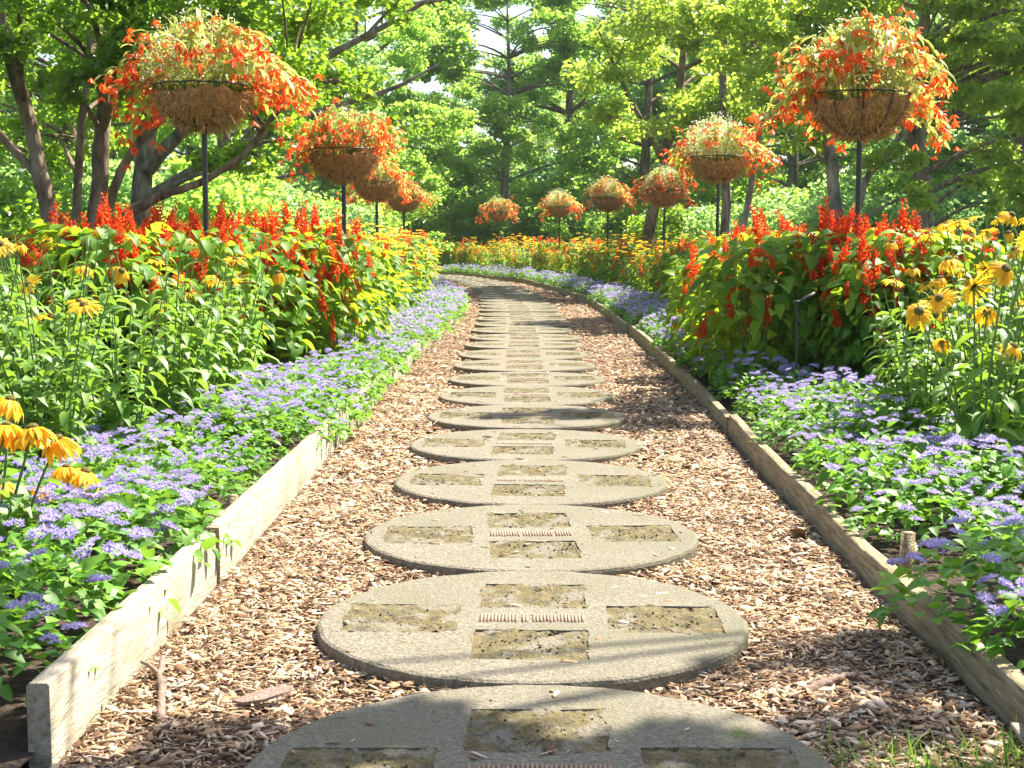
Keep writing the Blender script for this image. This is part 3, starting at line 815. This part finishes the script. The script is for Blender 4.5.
# small black hooked rod in the ageratum
g = empty('garden_rod', (1.50, 7.8, .03))
mb = MB(); mb.tube([(0, 0, -.05), (.004, 0, .3), (0, 0, .58)], .006, 8); add('rod', mb.mesh('rod', M_BLACK, True), g)
mb = MB(); mb.box((0, 0, 0), (.025, .05, .014)); mb.box((.05, 0, .022), (.10, .05, .012), 0, Matrix.Rotation(-.55, 3, 'Y')); add('head', mb.mesh('head', M_BLACK), g, (0, 0, .585))
tag(g, 'thin black metal rod with a tilted head standing among the ageratum', 'garden rod')

# ------------------------------------------------------------------ planter stands
def stand_meshes(br=.265):
    out = {}
    mb = MB(); out['br'] = br
    depth = br * .84
    prof = [(0.02, 0), (.38, .03), (.66, .18), (.85, .44), (.95, .72), (1.0, 1.0)]
    def at(t):   # 0..1 -> (radius, z)
        tt = np.linspace(0, 1, len(prof)); return np.interp(t, tt, [p[0] for p in prof]) * br, np.interp(t, tt, [p[1] for p in prof]) * depth
    # coir liner
    r = np.random.default_rng(int(br * 1000)); NA = 72; NT = 16
    V = []
    lob = r.uniform(-.02, .02, NA)
    for i in range(NT):
        t = i / (NT - 1) * .86
        rad, z = at(t)
        for j in range(NA):
            a = j * 2 * math.pi / NA
            bulge = .024 * abs(math.sin(a * 5)) ** .7 * min(1, t * 2) - .006
            rr = rad + bulge + r.normal(0, .0025)
            zz = z + (lob[j] * .9 + .02 * math.sin(a * 3 + 1) if i == NT - 1 else 0) + r.normal(0, .0015)
            V.append((rr * math.cos(a), rr * math.sin(a), zz))
    F = [(i * NA + j, i * NA + (j + 1) % NA, (i + 1) * NA + (j + 1) % NA, (i + 1) * NA + j) for i in range(NT - 1) for j in range(NA)]
    mb.add(V, F)
    V2 = [(v[0] * .93, v[1] * .93, v[2]) for v in V[-NA:]]; mb.add(V[-NA:] + V2, [(j, (j + 1) % NA, NA + (j + 1) % NA, NA + j) for j in range(NA)])
    cz = at(.7)[1]; V3 = V2 + [(0, 0, cz)]; mb.add(V3, [(j, (j + 1) % NA, NA) for j in range(NA)], 0)
    n = 2600
    t = r.random(n) * .9; a = r.uniform(0, 6.283, n); rz = np.array([at(q) for q in t])
    pos = np.stack([(rz[:, 0] + .008) * np.cos(a), (rz[:, 0] + .008) * np.sin(a), rz[:, 1]], 1)
    d = np.stack([np.cos(a) * .35, np.sin(a) * .35, 0 * a - .5], 1) + rand_dirs(n, r) * .7
    mb.inst(np.array([(-.012, 0, 0), (.012, 0, 0), (.03, .5, .06), (.012, 1, 0)]), [(0, 1, 2, 3)], pos, frames(d, rand_dirs(n, r)), r.uniform(.02, .085, n), 1)
    out['coir'] = mb.mesh('coir_liner', [M_COIR, M_COIR_STRAND], False)
    mb = MB(); wr = .0045
    def ringp(rad, z, q=36): return [(rad * math.cos(k * 6.2832 / q), rad * math.sin(k * 6.2832 / q), z) for k in range(q + 1)]
    mb.tube(ringp(br + .012, depth), wr * 1.1, 5, cap=False); mb.tube(ringp(br * .35, -.002), wr * 1.4, 5, cap=False)
    out['rim'] = mb.mesh('basket_rim', M_BLACK, True)
    for nm in ('rib',):
        mb = MB(); pts = []
        for k in range(9):
            t = k / 8; rad, z = at(t); pts.append((rad + (.010 if t > .1 else 0), 0, z - (.006 if t < .3 else 0)))
        mb.tube(pts, wr, 5); out['rib'] = mb.mesh('rib', M_BLACK, True)
    return out
BASK = stand_meshes()

def begonia_cluster(seed, m=3):
    r = np.random.default_rng(seed); mb = MB()
    for i in range(m):
        c = r.normal(0, .034, 3); c[2] -= i * .006
        ax = np.array([r.normal(0, .5), r.normal(0, .5), -1.0]); ax /= np.linalg.norm(ax)
        k = 5; a = np.arange(k) * 6.283 / k + r.uniform(0, 6)
        s = np.cross(ax, [0, 1, .1]); s /= np.linalg.norm(s); q = np.cross(ax, s)
        out = np.cos(a)[:, None] * s + np.sin(a)[:, None] * q
        d = ax[None] + out * r.uniform(.35, .9)
        mb.inst(*leaf_template(.30, petal, droop=-.25, rows=(0, .35, .7, 1)), np.repeat(c[None], k, 0), frames(d, out), r.uniform(.022, .042, k))
    return mb.mesh('begonia_blossom', M_BEG_FLOW)
BEG_CL = [begonia_cluster(s, 5 + s % 3) for s in range(5)]

def begonia(seed, span=.50, up=.33, nst=60):
    r = np.random.default_rng(seed); mb = MB(); ends = []
    P = []; D = []; U = []; S = []
    for i in range(nst):
        a = i * 2.39996 + r.normal(0, .2); fr_ = min(1, max(0, .25 - math.sin(a))); reach = span * (.35 + .65 * r.random() ** .6) * (1 - .35 * fr_); rise = up * r.uniform(.35, 1.1) * (1.25 - reach / span * .6); drop = r.uniform(.0, .30) * reach / span * (1 - .9 * fr_)
        if fr_ > .5 and r.random() < .55: continue
        ca, sa = math.cos(a), math.sin(a)
        p0 = np.array([.08 * ca, .08 * sa, 0]); p1 = np.array([reach * .5 * ca, reach * .5 * sa, rise * 1.7]); p2 = np.array([reach * ca, reach * sa, rise * .75 - drop])
        t = np.linspace(0, 1, 8)[:, None]; c = (1 - t) ** 2 * p0 + 2 * t * (1 - t) * p1 + t * t * p2
        mb.tube(c, np.linspace(.0035, .0012, 8), 4, 1, False)
        for t in (.98, .82, .66):
            if t == .98 or r.random() < .65: ends.append(tuple((1 - t) ** 2 * p0 + 2 * t * (1 - t) * p1 + t * t * p2 + np.array([0, 0, -.02])))
        for t in np.linspace(.12, .97, 21):
            p = (1 - t) ** 2 * p0 + 2 * t * (1 - t) * p1 + t * t * p2
            b = a + r.normal(0, 1.0); el = r.normal(-.1, .45)
            P.append(p); D.append((math.cos(b) * math.cos(el), math.sin(b) * math.cos(el), math.sin(el))); U.append((r.normal(0, .4), r.normal(0, .4), 1)); S.append(r.uniform(.055, .10))
    mb.inst(*LEAF_NAR, np.array(P), frames(np.array(D), np.array(U)), np.array(S))
    return mb.mesh('begonia_foliage', [M_BEG_LEAF, M_STEM]), ends
BEG = [begonia(s) for s in (3, 4, 5)]
def airy(seed, white, rad=.31, h=.37):
    r = np.random.default_rng(seed); mb = MB(); n = 2600
    u = rand_dirs(n, r); u[:, 2] = np.abs(u[:, 2]); k = r.random(n) ** .5
    pos = u * (np.array([rad, rad, h]) * k[:, None]); pos[:, 2] *= 1
    d = u * .5 + rand_dirs(n, r)
    mb.inst(np.array([(0, 0, 0), (.11, .45, .03), (0, 1, 0), (-.11, .45, .03)]), [(0, 1, 2, 3)], pos, frames(d, rand_dirs(n, r)), r.uniform(.02, .05, n), 0)
    me1 = mb.mesh('airy_foliage', [M_AIRY_LEAF])
    mb = MB(); n = int(1500 * white)
    u = rand_dirs(n, r); u[:, 2] = np.abs(u[:, 2]); k = .55 + .6 * r.random(n)
    pos = u * (np.array([rad, rad, h]) * k[:, None])
    mb.inst(*LEAF4, pos, frames(rand_dirs(n, r), rand_dirs(n, r)), r.uniform(.009, .018, n), 0)
    return me1, mb.mesh('airy_bloom', [M_AIRY_WHITE])
AIRY_L = airy(1, .5); AIRY_W = airy(2, 1.4)

# x, y, bottom z, basket scale, plant scale, white?, label
STANDS = [
    (-1.85, 9.0, 1.62, 1.06, 1.36, 0, 'in front of the many stemmed tree'),
    (-1.32, 11.7, 1.42, .98, 1.0, 0, 'standing second along the pale board side'),
    (-1.68, 18.5, 1.43, 1.0, .92, 0, 'standing third along the pale board side'),
    (-1.74, 24.0, 1.40, .95, .9, 0, 'standing fourth along the pale board side'),
    (-3.1, 31.0, 1.42, .95, .95, 0, 'standing last along the pale board side'),
    (2.09, 9.0, 1.57, 1.06, 1.36, 1, 'above the scarlet salvia beside the grey trunk'),
    (2.14, 15.5, 1.56, 1.03, 1.22, 2, 'second along the brown board'),
    (2.25, 22.0, 1.44, 1.0, 1.0, 2, 'third along the brown board side'),
    (1.66, 25.8, 1.44, .95, .98, 2, 'fourth along the brown board side'),
    (1.05, 33.0, 1.44, .95, 1.05, 2, 'fifth along the brown board side'),
    (-.37, 39.0, 1.42, .95, 1.15, 1, 'alone beyond the bend of the path'),
]
for i, (x, y, zb, bs, ps, wht, ph) in enumerate(STANDS):
    s = empty('planter_stand', (x, y, 0))
    tag(s, 'black pole with a coir lined basket ' + ph, 'planter stand', 'basket planters on black poles')
    mb = MB(); mb.tube([(0, 0, -.1), (0, 0, zb * .5), (0, 0, zb)], .017, 12)
    add('pole', mb.mesh('pole', M_BLACK, True), s)
    b = add('basket_rim', BASK['rim'], s, (0, 0, zb), None, bs)
    for k in range(10): add('rib', BASK['rib'], b, None, (0, 0, k * 6.2832 / 10 + .15))
    add('coir_liner', BASK['coir'], s, (0, 0, zb + .002), (0, 0, random.uniform(0, 6)), bs)
    me, ends = BEG[i % 3]
    zr = zb + .175 * bs
    bg_ = empty('begonia_plant', (x, y, zr), random.uniform(-.35, .35), ps)
    tag(bg_, 'trailing orange begonia in the basket ' + ph, 'begonia', 'orange begonias in baskets')
    add('foliage', me, bg_)
    e = list(ends); random.shuffle(e)
    for p in e[:98]:
        add('blossom', random.choice(BEG_CL), bg_, p, (random.gauss(0, .3), random.gauss(0, .3), random.uniform(0, 6)), random.uniform(.85, 1.35))
    A = (AIRY_W if wht == 2 else AIRY_L)
    ar = empty('airy_filler_plant', (x - .02, y + .02, zr + .05), random.uniform(0, 6), ps * (.92 if wht else .9))
    tag(ar, ('frothy white' if wht == 2 else 'lime green airy') + ' plant in the basket ' + ph, 'filler plant', 'airy plants topping the baskets')
    add('foliage', A[0], ar); tag(add('bloom', A[1], ar), kind='stuff')

# ------------------------------------------------------------------ trees
def leaf_clump(mb, c, rad, n, smin, smax, r, T=LEAF4, flat=.6, hang=.0):
    u = rand_dirs(n, r) * (r.random(n) ** .45)[:, None]
    pos = np.array(c)[None] + u * np.array([rad, rad, rad * flat])
    d = rand_dirs(n, r); d[:, 2] = d[:, 2] * .6 - .25 - hang
    up = rand_dirs(n, r) * .9; up[:, 2] += .8
    mb.inst(*T, pos, frames(d, up), r.uniform(smin, smax, n))
def tree_meshes(seed, trunks, clumps, n_leaf, smin, smax, lmat, bmat, limb_s=1.0, sub=5, spread=.5, hang=0, flat=.6, T=LEAF4):
    """trunks: list of (points, radii); clumps: (x,y,z,rad). Each clump is fed by a limb and broken into sub-sprays on twigs"""
    r = np.random.default_rng(seed); tb = MB(); lb_ = MB()
    allp = []; allr = []
    for pts, rad in trunks:
        pts = np.array(pts, dtype=float); k = len(pts) * 4
        s = np.linspace(0, len(pts) - 1, k); q = np.stack([np.interp(s, range(len(pts)), pts[:, i]) for i in range(3)], 1)
        q[1:-1] = (q[:-2] + 2 * q[1:-1] + q[2:]) / 4
        rr = np.interp(s, range(len(pts)), rad); q += r.normal(0, 1, q.shape) * (rr * .07)[:, None]
        tb.tube(q, rr * r.uniform(.93, 1.07, k), 12)
        allp.append(q); allr.append(rr)
    AP = np.concatenate(allp); AR = np.concatenate(allr)
    wts = np.array([c[3] ** 2 for c in clumps]); wts = wts / wts.sum()
    for (cx, cy, cz, cr), wt in zip(clumps, wts):
        c = np.array([cx, cy, cz])
        dd = np.linalg.norm(AP - c, axis=1) + np.maximum(0, AP[:, 2] - cz + .3) * 3
        j = int(np.argmin(dd)); p0 = AP[j]; ln = np.linalg.norm(c - p0)
        r0 = min(AR[j] * .7, .012 * ln + .02) * limb_s
        mid = (p0 + c) / 2 + np.array([0, 0, ln * .12]) + r.normal(0, .05 * ln, 3)
        tb.tube(bez(p0, mid, c, 9), np.linspace(r0, .008, 9), 7)
        nl = int(n_leaf * wt)
        for k in range(sub):
            o = rand_dirs(1, r)[0] * cr * (.35 + .6 * r.random()); o[2] *= flat
            sc = c + o
            tb.tube(bez(c - o * .2, c + o * .5 + r.normal(0, .05, 3), sc, 5), np.linspace(.010, .003, 5), 4, cap=False)
            leaf_clump(lb_, sc, cr * spread * r.uniform(.6, 1.1), int(nl / sub), smin, smax, r, T, flat, hang)
    return tb.mesh('trunk', bmat, True), lb_.mesh('crown', lmat)
def place_tree(ms, label, loc=(0, 0, 0), rz=0, sc=1, name='tree', group=None, cat='tree'):
    o = empty(name, loc, rz, sc); add('trunk', ms[0], o); add('crown', ms[1], o)
    tag(o, label, cat, group); return o

# near many stemmed maple behind the pale board bed
r = np.random.default_rng(11)
tr = [([(-3.35, 10.9, 0), (-3.36, 10.9, 1.0), (-3.5, 11, 1.6), (-3.75, 11, 2.6), (-4.1, 11.2, 4.6)], [0.079, 0.065, 0.056, 0.046, 0.023]),
      ([(-3.12, 11.0, 0), (-3.08, 11.0, .95), (-3.02, 11, 1.6), (-2.98, 11.2, 2.6), (-2.8, 11.5, 4.8)], [0.088, 0.074, 0.060, 0.046, 0.023]),
      ([(-3.05, 11.1, .5), (-2.9, 11.0, 1.1), (-2.55, 11, 1.28), (-2.3, 11, 1.35), (-2.0, 11.1, 1.55), (-1.8, 11.1, 1.8), (-1.65, 11.2, 2.1)], [0.051, 0.042, 0.035, 0.028, 0.023, 0.019, 0.012]),
      ([(-3.2, 11.1, .6), (-2.95, 11.3, 1.5), (-2.5, 11.4, 2.1), (-2.0, 11.5, 2.9)], [0.046, 0.037, 0.028, 0.014]),
      ([(-3.3, 11.2, .7), (-3.3, 11.4, 1.6), (-3.2, 11.6, 2.8), (-3.3, 12, 4)], [0.037, 0.032, 0.023, 0.014]),
      ([(-3.9, 10.8, .2), (-3.95, 10.9, .9), (-4.1, 11, 1.5), (-4.3, 11, 2.4), (-4.7, 11, 3.6)], [0.046, 0.042, 0.037, 0.028, 0.014]),
      ([(-3.4, 11, 1.3), (-3.8, 11, 1.75), (-4.4, 11, 2.5)], [0.037, 0.028, 0.014])]
cl = []
for i in range(30):
    cl.append((r.uniform(-5.6, -1.3), r.uniform(10.0, 13.5), r.uniform(2.2, 4.8), r.uniform(.5, .85)))
for i in range(26): cl.append((r.uniform(-4.6, -1.2), r.uniform(10.0, 10.8), r.uniform(1.9, 3.0), r.uniform(.2, .40)))
cl += [(-4.6, 10.6, 2.1, .5), (-2.4, 11.6, 2.5, .5), (-1.6, 11.5, 2.6, .5), (-3.2, 12.2, 2.1, .6), (-2.0, 12.2, 1.9, .45), (-1.9, 11.3, 1.55, .3), (-4.9, 11.8, 1.6, .6), (-3.8, 12.6, 1.8, .6)]
place_tree(tree_meshes(1, tr, cl, 60000, .045, .08, M_TREE_A, M_BARK, T=LEAF4, flat=.5),
           'many stemmed brown maple with spreading limbs behind the first basket planter', name='maple_tree')

# second maple further back whose long pale boughs reach over the path
r = np.random.default_rng(12)
tr = [([(-4.2, 16.5, 0), (-4.1, 16.5, 1.5), (-3.9, 16.5, 3.0), (-3.4, 16.6, 5.5)], [.13, .11, .09, .05]),
      ([(-4.0, 16.4, 1.7), (-3.2, 16.2, 2.5), (-2.2, 16, 2.75), (-1.3, 15.9, 3.2), (-.5, 15.8, 3.65)], [.08, .06, .045, .032, .012]),
      ([(-4.0, 16.4, 1.4), (-3.0, 16.0, 1.9), (-2.0, 15.8, 2.3), (-1.2, 15.6, 2.5), (-.75, 15.6, 2.75)], [.07, .05, .035, .025, .010]),
      ([(-4.0, 16.4, 2.1), (-3.0, 16.6, 3.3), (-2.0, 16.4, 3.5), (-1.0, 16.2, 3.45), (-.2, 16.2, 3.6)], [.06, .045, .035, .025, .01])]
cl = []
for i in range(24): cl.append((r.uniform(-5.8, -2.3), r.uniform(15, 18.5), r.uniform(2.4, 5.4), r.uniform(.6, .9)))
cl += [(-2.2, 16, 3.1, .55), (-1.7, 15.9, 2.6, .45), (-1.2, 15.8, 3.4, .4), (-2.6, 15.8, 2.2, .5), (-1.5, 16.1, 3.8, .5), (-2.2, 16, 2.0, .4), (-2.9, 15.6, 1.7, .5), (-1.15, 15.6, 2.1, .28)]
place_tree(tree_meshes(2, tr, cl, 30000, .06, .10, M_TREE_A, M_BARK_GREY, flat=.5),
           'tree with long bare pale boughs reaching up over the second basket planter', name='maple_tree')

# trees on the other side
r = np.random.default_rng(13)
def crown_pts(n, x0, x1, y0, y1, z0, z1, r0, r1): return [(r.uniform(x0, x1), r.uniform(y0, y1), r.uniform(z0, z1), r.uniform(r0, r1)) for _ in range(n)]
tr = [([(5.65, 20, 0), (5.55, 20, 1.2), (5.4, 20, 2.4), (5.6, 20.3, 4.5), (5.9, 20.4, 7)], [0.144, 0.120, 0.096, 0.072, 0.030]),
      ([(5.45, 20, 2.0), (4.9, 19.8, 3.0), (4.2, 19.6, 4.2)], [0.060, 0.042, 0.018])]
cl = crown_pts(14, 4.2, 8.2, 18.6, 21.5, 2.9, 5.2, .6, .9) + crown_pts(22, 4.6, 8.4, 17.6, 19.2, 2.5, 4.6, .4, .7) + [(6.0, 19, 2.1, .35), (6.4, 18.8, 1.9, .3), (7.2, 19, 2.0, .45), (6.9, 19.4, 2.6, .6), (5.9, 18.9, 1.7, .25), (6.1, 18.9, 1.4, .2), (7.6, 19.0, 2.3, .5)]
place_tree(tree_meshes(3, tr, cl, 38000, .07, .12, M_TREE_D, M_BARK_GREY, hang=.3), 'grey trunked tree with drooping leafy sprays standing behind the first planter of the brown board', name='birch_tree')
tr = [([(4.05, 18.6, 0), (4.05, 18.6, 1.2), (3.95, 18.6, 2.1), (3.7, 18.6, 3.4), (3.4, 18.8, 5.6)], [0.105, 0.087, 0.074, 0.056, 0.025]),
      ([(4.2, 18.6, .7), (4.4, 18.6, 1.7), (4.9, 18.6, 2.3), (5.3, 18.6, 3.2)], [0.050, 0.043, 0.034, 0.019])]
cl = crown_pts(12, 2.5, 5.6, 17.4, 20, 3.0, 4.8, .5, .85) + crown_pts(9, 3.0, 5.2, 17.0, 18.0, 2.5, 4.4, .35, .55) + [(4.6, 18.3, 1.9, .4), (3.5, 18.6, 2.2, .4), (5.0, 18.3, 1.5, .35)]
place_tree(tree_meshes(4, tr, cl, 22000, .06, .10, M_TREE_D, M_BARK_GREY, hang=.2), 'slim forked tree just behind the pole of the first planter on the brown board side', name='birch_tree')
tr = [([(2.75, 28.5, 0), (2.6, 28.5, 1.0), (2.9, 28.5, 2.4), (3.3, 28.7, 4.2), (3.2, 29, 7)], [0.136, 0.118, 0.099, 0.068, 0.031]),
      ([(2.9, 28.5, 2.4), (2.2, 28.3, 3.6), (1.6, 28, 4.8)], [0.062, 0.043, 0.019])]
cl = crown_pts(17, 1.3, 5.4, 27, 30, 2.8, 6.5, .6, 1.0)
place_tree(tree_meshes(5, tr, cl, 15000, .09, .14, M_TREE_D, M_BARK), 'leaning tree between the second and third planters of the brown board', name='birch_tree')
tr = [([(3.55, 25, 0), (3.6, 25, 1.5), (3.5, 25, 3.2), (3.6, 25.2, 6)], [0.098, 0.083, 0.068, 0.030]),
      ([(3.75, 25, .4), (3.95, 25, 1.5), (4.2, 25, 3)], [0.068, 0.060, 0.030])]
cl = crown_pts(18, 2.4, 5.6, 24, 27, 3.0, 6.2, .6, .95)
place_tree(tree_meshes(6, tr, cl, 16000, .08, .13, M_TREE_D, M_BARK_GREY), 'twin stemmed tree directly behind the pole of the white topped planter', name='birch_tree')

# trees outside the frame whose boughs shade the path (they stand beside the garden)
hs_ = 1 / math.tan(SUN_EL)
def shade(tx, ty, z, rad): return (tx + z * hs_ * .77, ty + z * hs_ * .63, z, rad)
tr = [([(5.2, 6.2, 0), (5.1, 6.2, 2), (4.9, 6.1, 4), (4.7, 6.2, 6.5)], [.22, .19, .15, .07]),
      ([(4.95, 6.1, 3.2), (4.2, 5.8, 4.2), (3.2, 5.4, 4.7)], [.09, .06, .03]),
      ([(4.95, 6.1, 3.6), (4.4, 7.2, 4.4), (4.0, 8.6, 4.8)], [.09, .06, .03])]
cl = [shade(-.62, 2.5, 4.3, .26), shade(-.28, 2.62, 4.3, .22), shade(.42, 2.58, 4.4, .24), shade(.0, 2.42, 4.4, .24), shade(-1.15, 2.55, 4.4, .30), shade(-1.2, 2.9, 4.5, .18), shade(.7, 2.75, 4.3, .14),
      shade(.9, 3.15, 4.2, .22), shade(.8, 2.2, 4.2, .3), shade(1.1, 3.3, 4.5, .14),
      shade(.8, 7.4, 4.8, .24), shade(.35, 7.6, 4.7, .2), shade(-.1, 7.55, 4.8, .16)]
place_tree(tree_meshes(7, tr, cl, 12000, .05, .08, M_TREE_B, M_BARK, limb_s=.45, spread=.6), 'tree beside the garden whose high boughs shade the near path', name='maple_tree')

# background trees
def bgtree(seed, h, rad, lmat, bmat, n, z0=1.6):
    r_ = np.random.default_rng(seed)
    tr = [([(0, 0, 0), (.1, 0, h * .3), (-.1, .1, h * .6), (0, 0, h * .92)], [.2, .16, .1, .03])]
    cl = []
    for i in range(52):
        t = r_.random(); z = z0 + (h - z0) * t; prof = math.sqrt(max(.05, 1 - ((t - .38) / .68) ** 2))
        a = r_.uniform(0, 6.283); q = rad * prof * (.25 + .75 * r_.random() ** .5)
        cl.append((q * math.cos(a), q * math.sin(a), z, r_.uniform(.7, 1.25)))
    return tree_meshes(seed, tr, cl, n, .11, .19, lmat, bmat, sub=5, spread=.55, flat=.55)
BT = [bgtree(21, 10.5, 3.6, M_TREE_B, M_BARK_GREY, 38000), bgtree(22, 12, 3.9, M_TREE_C, M_BARK, 38000), bgtree(23, 9.5, 3.4, M_TREE_D, M_BARK_GREY, 34000, 2.0), bgtree(24, 11, 3.7, M_TREE_B, M_BARK, 38000, 1.2)]
KINDS = ['mid green', 'dark bluish', 'yellowish', 'bushy green']
spots = [(-.15, 46, 0, .84), (-4.5, 44, 3, .95), (-9, 42, 1, .95), (-13, 38, 0, .9), (4.2, 47, 3, 1), (8.2, 44, 0, .95), (12.5, 42, 1, .95), (16.5, 41, 2, .95), (2.2, 56, 1, 1.15), (-3.2, 58, 1, 1.0),
         (7.5, 57, 0, 1.1), (13.5, 55, 3, 1.1), (19, 52, 1, 1.15), (-8.6, 56, 0, 1.1), (-14, 52, 3, 1.1), (-19, 48, 1, 1.1), (-8, 27, 3, .8), (-10.5, 20, 1, .75), (10.5, 31, 1, .8), (14, 33, 3, .85), (9.4, 24, 2, .72),
         (-6.5, 34, 1, .85), (-3.6, 37, 3, .62), (-24, 60, 0, 1.3), (24, 58, 0, 1.3), (18, 66, 1, 1.3), (10, 68, 1, 1.25), (1, 70, 3, 1.2), (-6, 70, 1, 1.1), (-14, 68, 0, 1.3)]
spots += [(-30 + i * 5.6 + (i % 3), 80 + (i * 7) % 11, i % 4, 1.35) for i in range(12)]
spots = sorted(spots, key=lambda s: s[1])
PLACEW = ['beyond the pale board bed', 'straight beyond the path', 'beyond the brown board bed']
tcount = {}
for i, (x, y, k, s) in enumerate(spots):
    ang = x / y
    wz = 0 if ang < -.08 else (2 if ang > .09 else 1)
    key = (k, wz, y > 50); tcount[key] = tcount.get(key, 0) + 1
    if y > 50: lab = f'tall {KINDS[k]} tree deep in the woodland {PLACEW[wz]}'; gp = f'deep woodland {KINDS[k]} trees {PLACEW[wz]}'
    else:
        lab = f'{KINDS[k]} tree at the edge of the woodland {PLACEW[wz]}'; gp = f'woodland edge {KINDS[k]} trees {PLACEW[wz]}'
    if y > 50 and abs(x / y + .03) < .055: s *= .58
    place_tree(BT[k], lab, (x, y, -.03), random.uniform(0, 6), s * random.uniform(.95, 1.08), name='woodland_tree', group=gp)

# understorey shrubs
def shrub(seed, lmat):
    r_ = np.random.default_rng(seed); sb = MB(); lb_ = MB()
    for i in range(16):
        a = r_.uniform(0, 6.28); q = 1.1 * r_.random() ** .5; z = .35 + 1.35 * r_.random() * (1 - q * .35)
        sb.tube(bez((0, 0, 0), (q * .3 * math.cos(a), q * .3 * math.sin(a), z * .7), (q * math.cos(a), q * math.sin(a), z), 6), np.linspace(.025, .006, 6), 5)
        leaf_clump(lb_, (q * math.cos(a), q * math.sin(a), z), r_.uniform(.35, .6), 620, .06, .11, r_, flat=.8)
    return sb.mesh('stem', M_BARK), lb_.mesh('foliage', lmat)
SH = [shrub(31, M_TREE_C), shrub(32, M_TREE_B), shrub(33, M_TREE_A)]
sp = []
r = np.random.default_rng(40)
for i in range(17): sp.append((-13.5 + i * 1.7 + r.normal(0, .3), 45.5 + r.normal(0, 1.0) + abs(i - 8) * -.3, int(r.choice([0, 1, 0])), r.uniform(1.0, 1.5)))
sp += [(5.0, 30, 0, 1.1), (6.8, 29, 0, 1.15), (8.4, 28, 0, 1.2), (10.2, 27, 0, 1.3), (7.6, 33, 0, 1.4), (9.4, 32, 1, 1.5), (3.9, 33, 2, 1.1), (11.5, 30, 0, 1.5), (5.6, 34, 1, 1.3),
       (-5.2, 14.5, 2, .9), (-6.2, 16.0, 1, 1.1), (-4.3, 19.5, 1, 1.1), (-3.2, 22, 0, 1.0), (-4.8, 23, 1, 1.3), (-7.6, 18, 2, 1.3), (-6.6, 22, 0, 1.4), (-3.6, 28, 1, 1.1), (-5.6, 29, 0, 1.4), (-5.0, 12.6, 2, .7)]
for i in range(13): sp.append((-19 + i * 3.3, 53 + (i * 5) % 6, i % 2, 2.3))
SK = ['blue green', 'mid green', 'bright green']
for i, (x, y, k, s) in enumerate(sorted(sp, key=lambda t: t[1])):
    ang = x / y; wz = 0 if ang < -.08 else (2 if ang > .09 else 1)
    o = empty('woodland_shrub', (x, y, -.03), random.uniform(0, 6), s)
    add('stem', SH[k][0], o); add('foliage', SH[k][1], o)
    tag(o, f'{SK[k]} shrub under the woodland trees {PLACEW[wz]}', 'shrub', f'{SK[k]} shrubs {PLACEW[wz]}')

# white garden bench glimpsed between the far planters
g = empty('garden_bench', (-2.45, 29.6, 0), .3)
mb = MB()
for k in range(4): mb.box((0, -.12 + k * .1, .45), (.5, .085, .025))
add('seat', mb.mesh('seat', M_WHITE), g)
mb = MB()
for k in range(5): mb.box((-.2 + k * .1, .24, .85), (.07, .022, .68))
mb.box((0, .24, 1.2), (.52, .03, .08)); add('backrest', mb.mesh('backrest', M_WHITE), g)
for sx in (-.23, .23):
    for sy in (-.14, .24):
        mb = MB(); mb.box((sx, sy, .22), (.04, .04, .44)); add('leg', mb.mesh('leg', M_WHITE), g)
tag(g, 'white painted garden chair glimpsed between the far planter poles', 'garden chair')

# ------------------------------------------------------------------ summer haze
mb = MB(); mb.box((0, 60, 9.5), (560, 560, 22))
m = bpy.data.materials.new('haze_air'); m.use_nodes = True; n = m.node_tree
n.nodes.remove(n.nodes['Principled BSDF'])
v = n.nodes.new('ShaderNodeVolumePrincipled'); v.inputs['Color'].default_value = (.93, .96, 1, 1); v.inputs['Density'].default_value = .00035; v.inputs['Anisotropy'].default_value = .3
n.links.new(v.outputs[0], n.nodes['Material Output'].inputs['Volume'])
tag(add('haze', mb.mesh('haze', m)), kind='stuff')
